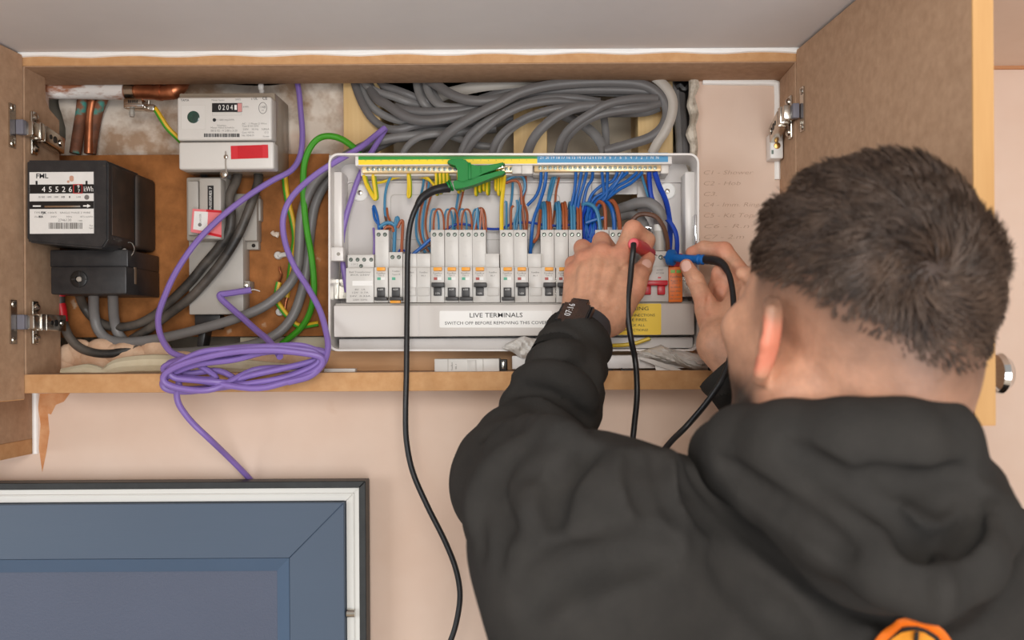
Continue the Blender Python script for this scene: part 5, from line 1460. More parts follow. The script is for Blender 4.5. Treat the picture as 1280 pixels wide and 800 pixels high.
    def ridge(self, pts, r, k=0.008, sink=0.45, cut=False):
        """fold (or crease, cut) laid along the surface seen through these pixels"""
        h = [self.hit(x, y) for x, y in pts]
        h = [p for p in h if p is not None]
        if len(h) < 2: return self
        cam_ = Vector((0, 0, ZC))
        h = catmull([p + (p - cam_).normalized() * (r * sink if not cut else -r * sink) for p in h], 3)
        n = len(h)
        rs = [r * (0.35 + 0.65 * math.sin(math.pi * (i + .5) / n) ** .6) for i in range(n)]
        return self.chain(h, rs, k, cut)

    def nets(self):
        D, h = self.D, self.h
        n = self.n
        S = D < 0
        c = np.zeros(tuple(n - 1), dtype=np.int8)
        cor = [(a, b, d) for a in (0, 1) for b in (0, 1) for d in (0, 1)]
        sl = lambda o: tuple(slice(o[i], o[i] + n[i] - 1) for i in range(3))
        for o in cor: c += S[sl(o)]
        act = np.argwhere((c > 0) & (c < 8))
        idx = np.full(tuple(n - 1), -1, dtype=np.int64)
        idx[act[:, 0], act[:, 1], act[:, 2]] = np.arange(len(act))
        acc, cnt = np.zeros((len(act), 3)), np.zeros(len(act))
        for a in range(3):
            for o in cor:
                if o[a]: continue
                e = list(o); e[a] = 1
                v0 = D[act[:, 0] + o[0], act[:, 1] + o[1], act[:, 2] + o[2]]
                v1 = D[act[:, 0] + e[0], act[:, 1] + e[1], act[:, 2] + e[2]]
                m = (v0 < 0) != (v1 < 0)
                t = np.where(m, v0 / np.where(m, v0 - v1, 1), 0)
                p = np.tile(np.array(o, float), (len(act), 1)); p[:, a] += t
                acc += p * m[:, None]; cnt += m
        verts = self.lo + h * (act + acc / cnt[:, None])
        faces = []
        for a in range(3):
            b, d = (a + 1) % 3, (a + 2) % 3
            s0 = [slice(0, n[i]) for i in range(3)]; s1 = list(s0)
            s0[a] = slice(0, n[a] - 1); s1[a] = slice(1, n[a])
            A, B = S[tuple(s0)], S[tuple(s1)]
            e = np.argwhere(A != B)
            e = e[(e[:, b] > 0) & (e[:, d] > 0) & (e[:, b] < n[b] - 1) & (e[:, d] < n[d] - 1)]
            fl = A[e[:, 0], e[:, 1], e[:, 2]]
            q = []
            for ob, od in ((1, 1), (0, 1), (0, 0), (1, 0)):
                g = e.copy(); g[:, b] -= ob; g[:, d] -= od
                q.append(idx[g[:, 0], g[:, 1], g[:, 2]])
            q = np.stack(q, 1)
            q[~fl] = q[~fl][:, ::-1]
            faces.append(q)
        return verts, np.concatenate(faces)

def relax(v, f, it=1, lam=0.5):
    for _ in range(it):
        s, c = np.zeros_like(v), np.zeros(len(v))
        for i in range(4):
            a, b = f[:, i], f[:, (i + 1) % 4]
            np.add.at(s, a, v[b]); np.add.at(c, a, 1)
            np.add.at(s, b, v[a]); np.add.at(c, b, 1)
        v = v + lam * (s / np.maximum(c, 1)[:, None] - v)
    return v

def to_mesh(name, v, f):
    me = bpy.data.meshes.new(name)
    me.vertices.add(len(v)); me.vertices.foreach_set('co', np.asarray(v, np.float32).ravel())
    me.loops.add(len(f) * 4); me.loops.foreach_set('vertex_index', np.asarray(f, np.int32).ravel())
    me.polygons.add(len(f)); me.polygons.foreach_set('loop_start', np.arange(0, len(f) * 4, 4, dtype=np.int32))
    me.update(calc_edges=True)
    me.validate()
    return me

def attr(me, name, val):
    a = me.attributes.new(name, 'FLOAT', 'POINT')
    a.data.foreach_set('value', np.asarray(val, np.float32))

def sstep(a, b, x):
    t = np.clip((x - a) / (b - a), 0, 1)
    return t * t * (3 - 2 * t)

# --- materials
SKIN = M('skin', (202, 150, 121), 0.50, var=0.15, vs=48, bump=0.22, bs=240, spec=0.4, sss=0.12)
def skin_nodes(m):
    nt = m.node_tree
    b = nt.nodes['Principled BSDF']
    src = b.inputs['Base Color'].links[0].from_socket
    for nm, colr, st in (('flush', (222, 112, 88), 0.75), ('stubble', (46, 36, 31), 1.0)):
        at = nt.nodes.new('ShaderNodeAttribute'); at.attribute_name = nm
        mx = nt.nodes.new('ShaderNodeMix'); mx.data_type = 'RGBA'
        mu = nt.nodes.new('ShaderNodeMath'); mu.operation = 'MULTIPLY'; mu.inputs[1].default_value = st
        nt.links.new(at.outputs['Fac'], mu.inputs[0]); nt.links.new(mu.outputs[0], mx.inputs[0])
        nt.links.new(src, mx.inputs[6]); mx.inputs[7].default_value = rgb(*colr)
        src = mx.outputs[2]
    nt.links.new(src, b.inputs['Base Color'])
skin_nodes(SKIN)
NAIL = M('fingernail', (228, 184, 168), 0.2, spec=0.5)
HOOD = M('hoodie_fleece', (47, 45, 43), 0.95, col2=(57, 54, 51), vs=16, ramp=(0.3, 0.7), bump=0.35, bs=700, spec=0.15)
HOODRIB = M('hoodie_rib', (40, 38, 36), 0.92, var=.06, vs=40, bump=0.4, bs=500, spec=0.15)
HAIRM = M('hair_brown', (62, 48, 40), 0.42, var=0.25, vs=18, spec=0.45)
_nt = HAIRM.node_tree
_at = _nt.nodes.new('ShaderNodeAttribute'); _at.attribute_name = 'shade'
_r = _nt.nodes.new('ShaderNodeValToRGB')
_r.color_ramp.elements[0].color = rgb(44, 31, 24); _r.color_ramp.elements[1].color = rgb(116, 93, 77)
_nt.links.new(_at.outputs['Fac'], _r.inputs['Fac']); _nt.links.new(_r.outputs['Color'], _nt.nodes['Principled BSDF'].inputs['Base Color'])
LOGO = M('logo_orange', (240, 116, 14), 0.6, var=.08, vs=60, bump=.2, bs=600)
LOGO2 = M('logo_amber', (250, 160, 40), 0.6, var=.08, vs=60, bump=.2, bs=600)
TROUS = M('work_trousers', (44, 46, 52), 0.9, var=.1, vs=30)
BOOT = M('boot_leather', (60, 48, 38), 0.6, var=.1, vs=30)

man = thing('person', (0.25, 0.76, 0.0), 'person in a charcoal hoodie seen from behind, holding test probes to the breakers', 'person')

# --- joints
SHL = P(742, 692, .70); EL = P(648, 602, .93); WL = P(738, 402, 1.055)
SHR = Vector((0.47, 0.82, ZC - 0.265)); ER = Vector((0.405, 0.985, ZC - 0.26)); WR = P(908, 440, 1.05)
NB = P(1130, 590, .70)

# --- hands
def hand(meta, fingers, fore, lo, hi, extra=None, h=0.0013):
    fd = Field(lo, hi, h)
    fd.rc(*fore, k=.01)
    for a, b, ra, rb in meta: fd.rc(a, b, ra, rb, k=.011)
    fg = Field(lo, hi, h)
    for pts, rs in fingers:
        one = Field(lo, hi, h)
        one.chain(pts, rs, k=.0035)
        fd.D = np.minimum(fd.D, one.D) if False else _smin(fd.D, one.D, .0045)
    if extra: extra(fd)
    v, f = fd.nets()
    return fd, relax(v, f, 2, .5), f
def _smin(a, b, k):
    h = np.clip(0.5 + 0.5 * (b - a) / k, 0, 1)
    return b + (a - b) * h - k * h * (1 - h)
def box_of(pts, m):
    q = np.array([V3(p) for p in pts])
    return q.min(0) - m, q.max(0) + m

l_meta = [(P(757, 396, 1.056), P(777, 322, 1.087), .0185, .0132), (P(742, 398, 1.052), P(752, 318, 1.088), .0195, .0128),
          (P(727, 400, 1.055), P(732, 326, 1.091), .0180, .0122), (P(718, 400, 1.060), P(717, 342, 1.094), .0160, .0112),
          (P(766, 398, 1.060), P(792, 358, 1.074), .0185, .0145), (P(760, 380, 1.062), P(785, 345, 1.082), .014, .012)]
l_fing = [([P(777, 322, 1.087), P(791, 287, 1.101), P(809, 300, 1.112), P(806, 314, 1.112)], [.0125, .0112, .0094, .0080]),
          ([P(752, 318, 1.088), P(752, 301, 1.114), P(768, 318, 1.128), P(778, 328, 1.122)], [.0122, .0106, .009, .0078]),
          ([P(732, 326, 1.091), P(728, 310, 1.113), P(742, 326, 1.128), P(754, 336, 1.122)], [.0116, .0102, .0088, .0076]),
          ([P(717, 342, 1.094), P(716, 330, 1.110), P(726, 342, 1.124), P(738, 350, 1.120)], [.0104, .0092, .008, .0068]),
          ([P(790, 362, 1.072), P(797, 346, 1.078), P(804, 336, 1.090), P(811, 323, 1.103)], [.0150, .0125, .0100, .0078])]
def l_extra(fd):
    for q in ([(776, 336), (784, 330), (790, 326)], [(771, 340), (779, 335)]): fd.ridge(q, .0012, .002, .3, True)
    for q in ([(716, 388), (735, 392), (756, 390), (770, 384)], [(720, 380), (740, 385), (758, 381)]): fd.ridge(q, .0010, .003, .2, True)
    for x0, y0, x1, y1 in ((747, 322, 740, 372), (730, 332, 726, 374), (768, 330, 754, 372)): fd.ridge([(x0, y0), ((x0 + x1) / 2, (y0 + y1) / 2), (x1, y1)], .0034, .008, .75)
    fd.ridge([(800, 331), (805, 327)], .0009, .0015, .2, True)
lo, hi = box_of([m[0] for m in l_meta] + [p for f_ in l_fing for p in f_[0]], .03)
wl_dir = (WL - EL).normalized()
FL_, vl, fl = hand(l_meta, l_fing, (WL - wl_dir * .075, WL + wl_dir * .004, .027, .027), np.minimum(lo, V3(WL - wl_dir * .085) - .03), hi, l_extra)

r_meta = [(P(905, 428, 1.060), P(930, 348, 1.092), .019, .0130), (P(908, 432, 1.054), P(935, 367, 1.088), .019, .0125),
          (P(912, 436, 1.054), P(932, 386, 1.085), .018, .012), (P(914, 438, 1.056), P(926, 404, 1.081), .016, .0112),
          (P(902, 428, 1.058), P(884, 388, 1.082), .019, .0145)]
r_fing = [([P(930, 348, 1.092), P(905, 313, 1.108), P(880, 310, 1.122), P(864, 315.5, 1.131)], [.0122, .0102, .0086, .0070]),
          ([P(935, 367, 1.088), P(901, 341, 1.103), P(893, 364, 1.114), P(899, 386, 1.110)], [.0118, .0104, .009, .0078]),
          ([P(932, 386, 1.085), P(904, 364, 1.100), P(899, 386, 1.108), P(905, 403, 1.102)], [.0114, .0100, .0088, .0076]),
          ([P(926, 404, 1.081), P(906, 389, 1.095), P(903, 406, 1.100), P(908, 418, 1.095)], [.0104, .0092, .008, .0070]),
          ([P(890, 402, 1.075), P(882, 380, 1.085), P(869, 350, 1.098), P(858, 332, 1.110)], [.0150, .0122, .0102, .0082])]
def r_extra(fd):
    for q in ([(862, 346), (868, 352), (876, 351)], [(863, 350), (870, 355)]): fd.ridge(q, .0009, .0015, .2, True)
    fd.ridge([(886, 352), (886, 368), (883, 384), (886, 392)], .0018, .003, .3, True)
lo, hi = box_of([m[0] for m in r_meta] + [p for f_ in r_fing for p in f_[0]], .03)
wr_dir = (WR - ER).normalized()
FR_, vr, fr = hand(r_meta, r_fing, (WR - wr_dir * .07, WR + wr_dir * .012, .027, .0265), np.minimum(lo, V3(WR - wr_dir * .08) - .03), np.maximum(hi, V3(WR - wr_dir * .08) + .03), r_extra)

# --- head
yaw, pit, rol = math.radians(27), math.radians(13), math.radians(3)
RH = Matrix.Rotation(yaw, 3, 'Z')
fw, lf, up = RH @ Vector((0, 1, 0)), RH @ Vector((-1, 0, 0)), Vector((0, 0, 1))
Rp = Matrix.Rotation(-pit, 3, lf); fw, up = Rp @ fw, Rp @ up          # chin lifted
if fw.z < 0: Rp = Matrix.Rotation(2 * pit, 3, lf); fw, up = Rp @ fw, Rp @ up
Rr = Matrix.Rotation(rol, 3, Vector((0, 1, 0))); fw, lf, up = Rr @ fw, Rr @ lf, Rr @ up   # leaning to the right
HO = P(1062, 431, .690)
HS = 1.0
def H(f_, l_, u_): return HO + (fw * f_ + lf * l_ + up * u_) * HS
RM = np.array([V3(fw), V3(lf), V3(up)])
hd = Field((0.08, 0.50, ZC - 0.20), (0.42, 0.86, ZC + 0.19), .0024)
hd.ell(H(-.002, 0, .050), (.090, .076, .088), RM, k=.01)
hd.ell(H(-.038, 0, .042), (.056, .064, .064), RM, k=.02)
hd.ell(H(.040, 0, -.015), (.060, .064, .080), RM, k=.02)
for s in (1, -1):
    hd.chain([H(.0, .060 * s, -.030), H(.012, .057 * s, -.062), H(.070, .026 * s, -.094)], [.016, .017, .018], k=.02)
    hd.ell(H(.066, .042 * s, -.005), (.022, .022, .018), RM, k=.015)
    hd.ell(H(.088, .032 * s, .018), (.010, .014, .009), RM, k=.008, cut=True)
    hd.ell(H(.080, .032 * s, .018), (.0125, .0125, .0125), RM, k=.002)
    hd.rc(H(.094, .012 * s, .034), H(.082, .046 * s, .036), .007, .006, k=.008)
hd.rc(H(.082, 0, -.098), H(.078, 0, -.09), .018, .02, k=.015)
hd.rc(H(.096, 0, .020), H(.116, 0, -.022), .007, .011, k=.008)
for s in (1, -1): hd.ell(H(.107, .011 * s, -.026), (.011, .008, .008), RM, k=.005)
hd.rc(H(.095, -.018, -.053), H(.095, .018, -.053), .006, .006, k=.006); hd.rc(H(.093, -.016, -.063), H(.093, .016, -.063), .007, .007, k=.006)
hd.rc(H(.102, -.02, -.058), H(.102, .02, -.058), .0018, .0018, k=.002, cut=True)
# neck down into the collar
hd.rc(H(-.040, .0, -.030), P(1068, 600, .705), .056, .063, k=.035)
hd.rc(H(-.058, .0, -.005), P(1070, 580, .70), .038, .054, k=.03)
for s in (1, -1): hd.rc(H(-.02, .055 * s, -.035), H(.01, .02 * s, -.16), .016, .014, k=.02)
# ears
for s in (1, -1):
    er = Matrix.Rotation(math.radians(-24) * s, 3, up)
    ef, el_ = er @ fw, er @ lf
    RE = np.array([V3(ef), V3(el_), V3(up)])
    c = H(-.006, .083 * s, .002)
    hd.ell(c, (.0175, .0065, .031), RE, k=.006)
    hd.chain([c + ef * .006 + up * .026 + el_ * s * .004, c - ef * .012 + up * .022 + el_ * s * .006, c - ef * .017 + el_ * s * .006, c - ef * .009 - up * .022 + el_ * s * .004, c + ef * .002 - up * .030], [.0038, .0042, .004, .0042, .005], k=.004)
    hd.ell(c + ef * .004 + el_ * s * .0075 - up * .002, (.009, .006, .015), RE, k=.004, cut=True)
vh, fh = hd.nets()
vh = relax(vh, fh, 2, .5)
loc = (vh - V3(HO)) @ RM.T / HS                    # head-local forward, left, up
lf_, ll_, lu_ = loc[:, 0], loc[:, 1], loc[:, 2]
def hairline(f_, l_):
    """height of the lower edge of the dark hair above ear level"""
    back = np.clip((-f_ - .02) / .09, 0, 1)
    front = np.clip((f_ - .03) / .06, 0, 1)
    return .047 - .037 * back ** 1.1 + .010 * front
dens = sstep(-.020, .034, lu_ - hairline(lf_, ll_)) * (1 - sstep(.070, .084, lf_ - .25 * (lu_ - .10)))
near_ear = sstep(.026, .016, np.sqrt((lf_ + .004) ** 2 + (lu_ - .0) ** 2) * .9) * (np.abs(ll_) > .0835)
dens = dens * (1 - near_ear)
beard = sstep(-.028, -.052, lu_) * sstep(-.014, .008, lf_) * .85 + sstep(-.01, -.03, lu_) * sstep(.0, .01, lf_) * sstep(.05, .07, np.abs(ll_)) * .25
fadeb = sstep(-.075, .012, lu_ - hairline(lf_, ll_)) * .80 * sstep(.05, .03, lf_)
stub_h = np.clip(np.maximum(np.maximum(dens * .96, beard), fadeb), 0, 1) * (1 - near_ear)
flush_h = np.clip(near_ear * .75 + .18 * sstep(-.02, -.06, lu_) * (lf_ < 0), 0, 1)

# --- body core (hidden under the clothes), one coarse surface from neck to ankles
core = Field((-.12, .54, .02), (.62, 1.12, ZC - .02), .014)
core.ell(Vector((.25, .75, ZC - .35)), (.14, .08, .15), k=.03)
core.ell(Vector((.25, .75, ZC - .56)), (.15, .095, .24), k=.05)
core.ell(Vector((.25, .76, ZC - .74)), (.165, .11, .13), k=.05)
core.rc(NB + Vector((0, .02, -.08)), P(1100, 560, .70), .07, .055, k=.03)
for S_, E_, W_ in ((SHL, EL, WL), (SHR, ER, WR)):
    core.rc(S_, Vector((.25, .74, ZC - .22)), .045, .06, k=.03)
    core.rc(S_, E_, .046, .038, k=.02); core.rc(E_, W_, .036, .024, k=.012)
for s in (-1, 1):
    hp, kn, an = Vector((.25 + .09 * s, .765, ZC - .80)), Vector((.25 + .10 * s, .75, .50)), Vector((.25 + .11 * s, .78, .10))
    core.chain([hp, kn, an], [.082, .056, .036], k=.03)
vc, fc = core.nets()
vc = relax(vc, fc, 1, .5)
parts_v, parts_f, st_, fl_ = [], [], [], []
n0 = 0
for v, f, s1, s2 in ((vh, fh, stub_h, flush_h), (vl, fl, None, None), (vr, fr, None, None), (vc, fc, None, None)):
    if s1 is None:
        s1 = np.zeros(len(v)); s2 = np.zeros(len(v))
        if v is vl or v is vr:
            ms = l_fing if v is vl else r_fing
            for pts, rs in ms:
                for p, w_, rad in ((pts[0], .40, .012), (pts[1], .35, .010), (pts[3], .35, .010)):
                    dd = np.linalg.norm(v - V3(p), axis=1)
                    s2 = np.maximum(s2, w_ * sstep(rad * 2, rad * .7, dd))
    parts_v.append(v); parts_f.append(f + n0); st_.append(s1); fl_.append(s2); n0 += len(v)
me = to_mesh('body', np.concatenate(parts_v), np.concatenate(parts_f))
attr(me, 'stubble', np.concatenate(st_)); attr(me, 'flush', np.concatenate(fl_))
body = link('body', me, SKIN, man, ang=80)

# nails on the thumbs and the index finger that show
def nail(fd, px, py, w, l, ang):
    """thin curved plate on the surface seen at that pixel"""
    c = fd.hit(px, py)
    if c is None: return
    e = .0016
    g = np.array([fd.sample([V3(c) + d * e])[0] - fd.sample([V3(c) - d * e])[0] for d in np.eye(3)])
    n = Vector(g).normalized()
    ax = Vector((math.cos(ang), 0, math.sin(ang))); ax = (ax - n * ax.dot(n)).normalized()
    sd = n.cross(ax)
    mb = MB(); bm = mb.bm
    G = {}
    for i in range(7):
        for j in range(7):
            u, v_ = -1 + i / 3, -1 + j / 3
            q = max(abs(u), abs(v_)); k = 1 if q == 0 else q / math.hypot(u, v_) * (1 + .22 * (math.hypot(u, v_) / q - 1))
            a_, b_ = u * (1 if q == 0 else k), v_ * (1 if q == 0 else k)
            G[i, j] = bm.verts.new(c + ax * (a_ * l) + sd * (b_ * w) + n * (.0011 - .0022 * b_ * b_ - .0006 * a_ * a_))
    for i in range(6):
        for j in range(6): bm.faces.new((G[i, j], G[i + 1, j], G[i + 1, j + 1], G[i, j + 1]))
    ext = bmesh.ops.extrude_face_region(bm, geom=bm.faces[:])
    bmesh.ops.translate(bm, vec=-n * .0016, verts=[x for x in ext['geom'] if isinstance(x, bmesh.types.BMVert)])
    mb.build('fingernail', NAIL, body)
nail(FL_, 809, 329, .0058, .0068, math.radians(55)); nail(FR_, 857.5, 332.5, .0062, .0076, math.radians(115))

# --- hair: short strands growing away from the crown
whorl = hd.hit(1168, 335)
cap_tri = []
me_h = to_mesh('tmp_head', vh, fh); me_h.calc_loop_triangles()
tri = np.empty(len(me_h.loop_triangles) * 3, dtype=np.int32); me_h.loop_triangles.foreach_get('vertices', tri); tri = tri.reshape(-1, 3)
nor = np.empty(len(vh) * 3, dtype=np.float32); me_h.vertices.foreach_get('normal', nor); nor = nor.reshape(-1, 3)
ar = np.linalg.norm(np.cross(vh[tri[:, 1]] - vh[tri[:, 0]], vh[tri[:, 2]] - vh[tri[:, 0]]), axis=1)
dt = dens[tri].mean(1)
pw = ar * np.clip(dt, 0, 1) ** .8 * (dt > .2)
bpy.data.meshes.remove(me_h)
NS = 17000
pick = rng.choice(len(tri), NS, p=pw / pw.sum())
b1_, b2_ = rng.random(NS), rng.random(NS)
sw = b1_ + b2_ > 1; b1_[sw], b2_[sw] = 1 - b1_[sw], 1 - b2_[sw]
T0, T1, T2 = tri[pick].T
root = vh[T0] * (1 - b1_ - b2_)[:, None] + vh[T1] * b1_[:, None] + vh[T2] * b2_[:, None]
nr = nor[T0].astype(float); nr /= np.linalg.norm(nr, axis=1)[:, None]
de = dens[T0]
wv = V3(whorl)
dd = root - wv
dist = np.linalg.norm(dd, axis=1)
tg = dd - nr * (dd * nr).sum(1)[:, None]
tg /= np.linalg.norm(tg, axis=1)[:, None] + 1e-9
sd = np.cross(nr, tg)
wob = 0.55 * np.sin(root[:, 0] * 210 + 1.7 * np.sin(root[:, 2] * 160)) + 0.5 * np.sin(root[:, 2] * 240 + root[:, 1] * 180) + .35 * np.sin(root[:, 1] * 320 - root[:, 0] * 140)
swirl = 0.75 * np.exp(-dist / .05) + 0.35 + 0.42 * wob + rng.normal(0, .16, NS)
dr = tg * np.cos(swirl)[:, None] + sd * np.sin(swirl)[:, None]
lu = ((root - V3(HO)) @ V3(up))
lenf = (.006 + .015 * sstep(.15, .95, de) * sstep(-.01, .07, lu)) * (0.75 + .5 * rng.random(NS)) * (.8 + .25 * np.sin(root[:, 0] * 130 + root[:, 2] * 90))
lift = (.50 + .25 * np.exp(-dist / .03) + .25 * np.sin(root[:, 2] * 190 + root[:, 0] * 120)) * np.ones(NS)
lift = np.clip(lift, .18, 1.1)
seg = 4
pts_ = [root - nr * .001]
d0 = dr * np.cos(lift)[:, None] + nr * np.sin(lift)[:, None]
p = root.copy()
for k in range(1, seg):
    bend = lift * (1 - .75 * k / (seg - 1))
    dk = dr * np.cos(bend)[:, None] + nr * np.sin(bend)[:, None]
    p = p + dk * (lenf / (seg - 1))[:, None]
    pts_.append(p)
rad = np.array([.00050, .00055, .00042, .00010])
HV = np.zeros((NS, seg, 3, 3))
for k in range(seg):
    s1 = np.cross(dr, nr); s2 = nr
    for j in range(3):
        a = 2 * math.pi * j / 3
        HV[:, k, j] = pts_[k] + (s1 * math.cos(a) + s2 * math.sin(a)) * rad[k]
HVf = HV.reshape(-1, 3)
ids = np.arange(NS)[:, None] * seg * 3
q = []
for k in range(seg - 1):
    for j in range(3):
        j2 = (j + 1) % 3
        q.append(np.stack([ids[:, 0] + k * 3 + j, ids[:, 0] + k * 3 + j2, ids[:, 0] + (k + 1) * 3 + j2, ids[:, 0] + (k + 1) * 3 + j], 1))
me = to_mesh('hair', HVf, np.concatenate(q))
sh = np.clip(.34 + .22 * wob / 1.2 + rng.normal(0, .12, NS), 0, 1)
if len(me.vertices) == len(HVf): attr(me, 'shade', np.repeat(sh, seg * 3))
hair = link('hair', me, HAIRM, man, label='short dark brown hair with a crown swirl, faded at the sides', ang=180)
hair['kind'] = 'stuff'

# --- hoodie
hb = Field((-.14, .47, ZC - .78), (.62, 1.10, ZC + .03), .0042)
hb.ell(Vector((.255, .745, ZC - .325)), (.205, .130, .20), k=.04)
hb.ell(Vector((.25, .735, ZC - .52)), (.195, .130, .28), k=.06)
hb.rc(P(765, 725, .72), P(1110, 610, .71), .070, .062, k=.04)
hb.rc(SHR, P(1160, 680, .72), .072, .06, k=.04)
hb.rc(SHL, EL, .084, .066, k=.03, wave=(.0030, 2.5, 1.0))
hb.rc(SHL, Vector((.06, .74, ZC - .40)), .08, .09, k=.05)
EM = EL.lerp(WL, .45)
CL = P(724, 414, 1.046)
hb.rc(EL, EM, .062, .049, k=.02, wave=(.0026, 3.0, 1.0)); hb.rc(EM, CL + wl_dir * .03, .049, .0365, k=.015, wave=(.0022, 4.5, 1.2))
CRt = P(907, 455, 1.045)
hb.rc(SHR, ER, .078, .062, k=.03); hb.rc(ER, CRt + wr_dir * .03, .060, .037, k=.02, wave=(.0025, 4.0, 1.0))
m_ = .07
hb.plane_cut(CL, wl_dir, V3(CL) - m_, V3(CL) + m_)
hb.plane_cut(CRt, wr_dir, V3(CRt) - m_, V3(CRt) + m_)
# folds on the left sleeve
for q in ([(680, 428), (702, 427), (725, 437), (747, 458)], [(655, 452), (690, 451), (722, 463), (742, 488)], [(612, 545), (641, 529), (685, 529), (729, 549)], [(640, 490), (676, 484), (712, 500), (735, 525)],
          [(602, 690), (607, 643), (621, 606), (655, 575), (702, 557)], [(640, 662), (640, 628), (655, 597), (688, 571), (725, 556)], [(694, 658), (694, 616), (717, 578), (738, 563)], [(622, 700), (623, 645), (637, 603), (664, 578)]):
    hb.ridge(q, .0085, .009, -.08, True)
for q in ([(676, 440), (705, 441), (728, 450), (746, 470)], [(598, 660), (604, 622), (626, 586), (665, 562), (705, 550)], [(631, 690), (630, 640), (645, 602), (675, 576), (710, 562)], [(660, 640), (668, 602), (700, 572)],
          [(648, 470), (690, 467), (722, 482), (740, 505)], [(614, 560), (650, 540), (690, 540), (726, 556)]):
    hb.ridge(q, .0130, .009, .30)
for q in ([(806, 566), (812, 596), (826, 640), (850, 690)], [(834, 570), (842, 605), (860, 650)], [(780, 566), (784, 600), (792, 640)]):
    hb.ridge(q, .0105, .009, .25)
for q in ([(820, 566), (828, 600), (846, 650)], [(796, 566), (799, 596), (808, 640)], [(858, 580), (870, 620), (890, 660)]):
    hb.ridge(q, .0075, .008, -.1, True)
for q in ([(870, 610), (960, 690), (1060, 760)], [(900, 700), (960, 760), (1000, 800)], [(720, 740), (760, 700), (830, 690)], [(660, 760), (690, 720), (740, 700)]):
    hb.ridge(q, .006, .020, .15, True)
for q in ([(866, 590), (920, 640), (990, 700), (1060, 745), (1120, 778)], [(1180, 778), (1215, 748), (1250, 706), (1272, 668)]):
    hb.ridge(q, .0095, .008, -.1, True)
hv, hf = hb.nets()
hoodie = link('hoodie', to_mesh('hoodie', relax(hv, hf, 2, .5), hf), HOOD, man, ang=80)
# cuffs: ribbed bands at the sleeve ends
for c_, d_, r_ in ((CL, wl_dir, .0365), (CRt, wr_dir, .037)):
    mb = MB()
    a = d_.orthogonal().normalized(); e = d_.cross(a); bm = mb.bm
    nn = 96
    prof = [(-.050, r_ + .0035), (-.040, r_ + .0030), (-.020, r_ + .0012), (-.004, r_ + .0004), (.0, r_ - .0012), (-.003, r_ - .004), (-.02, r_ - .006)]
    rings = [[bm.verts.new(c_ + d_ * t + (a * math.cos(2 * math.pi * i / nn) + e * math.sin(2 * math.pi * i / nn)) * (r + (.0006 if i % 2 else 0))) for i in range(nn)] for t, r in prof]
    for j in range(len(rings) - 1):
        for i in range(nn): bm.faces.new((rings[j][i], rings[j][(i + 1) % nn], rings[j + 1][(i + 1) % nn], rings[j + 1][i]))
    mb.build('cuff', HOODRIB, hoodie)

# --- hood hanging down the back
ho = Field((.06, .46, ZC - .26), (.42, .86, ZC - .01), .0032)
ho.chain([P(902, 566, .715), P(930, 556, .665), P(985, 556, .628), P(1060, 558, .603), P(1125, 556, .600), P(1168, 550, .615), P(1180, 552, .66), P(1178, 560, .71)], [.026, .028, .030, .031, .030, .028, .024, .022], k=.010)
ho.chain([P(905, 572, .70), P(960, 610, .645), P(1040, 665, .597), P(1110, 708, .570), P(1160, 727, .560), P(1206, 700, .572), P(1228, 655, .60), P(1215, 612, .65), P(1190, 580, .70)],
         [.024, .024, .024, .024, .023, .024, .024, .022, .020], k=.010)
ho.chain([P(925, 580, .680), P(1010, 610, .625), P(1080, 640, .595), P(1130, 672, .578)], [.026, .030, .028, .020], k=.014)
ho.chain([P(1010, 590, .640), P(1100, 605, .612), P(1170, 615, .63)], [.026, .028, .022], k=.014)
ho.ell(P(1110, 640, .625), (.075, .035, .07), k=.02)
for q in ([(1122, 662), (1150, 682), (1182, 676), (1210, 655), (1232, 618)], [(1128, 664), (1155, 690), (1190, 684), (1222, 650)]):
    ho.ridge(q, .0088, .007, .02, True)
for q in ([(985, 560), (1030, 588), (1085, 622), (1125, 655)], [(1085, 592), (1120, 604), (1160, 604), (1200, 590)], [(905, 580), (950, 615), (1010, 655), (1060, 690)]):
    ho.ridge(q, .0070, .009, .0, True)
ho.ridge([(1173, 692), (1178, 722), (1180, 752), (1172, 776)], .0035, .008, .7)
ho.ridge([(1215, 590), (1232, 625), (1236, 662)], .0022, .004, .7)
gv, gf = ho.nets()
link('hood', to_mesh('hood', relax(gv, gf, 2, .5), gf), HOOD, hoodie, ang=80)

# --- logo on the back, stitched onto the cloth
def on_back(x, y, o=.0030):
    c = hb.hit(x, y)
    return None if c is None else c - (c - Vector((0, 0, ZC))).normalized() * o
ring = [(1140 + 50 * math.cos(a), 827 + 50 * math.sin(a) + (4 if math.cos(a) < -.4 else 0)) for a in np.linspace(0, 2 * math.pi, 41)]
mb = MB(); mb.tube([on_back(*p) for p in ring], .0040, 8, 1, flat=.6); lg = mb.build('logo', LOGO, hoodie)
def patch(poly_c, rx, ry, nm, m, a0=0, a1=2 * math.pi, o=.0022):
    mb = MB(); bm = mb.bm
    c = bm.verts.new(on_back(*poly_c, o + .0008))
    ang = np.linspace(a0, a1, 17)
    R1 = [bm.verts.new(on_back(poly_c[0] + rx * .55 * math.cos(t), poly_c[1] + ry * .55 * math.sin(t), o + .0008)) for t in ang]
    R2 = [bm.verts.new(on_back(poly_c[0] + rx * math.cos(t), poly_c[1] + ry * math.sin(t), o)) for t in ang]
    R3 = [bm.verts.new(on_back(poly_c[0] + rx * math.cos(t), poly_c[1] + ry * math.sin(t), -.002)) for t in ang]
    for i in range(16):
        bm.faces.new((c, R1[i], R1[i + 1])); bm.faces.new((R1[i], R2[i], R2[i + 1], R1[i + 1])); bm.faces.new((R2[i], R3[i], R3[i + 1], R2[i + 1]))
    mb.build(nm, m, hoodie)
patch((1141, 826), 38, 38, 'logo_field', LOGO2)
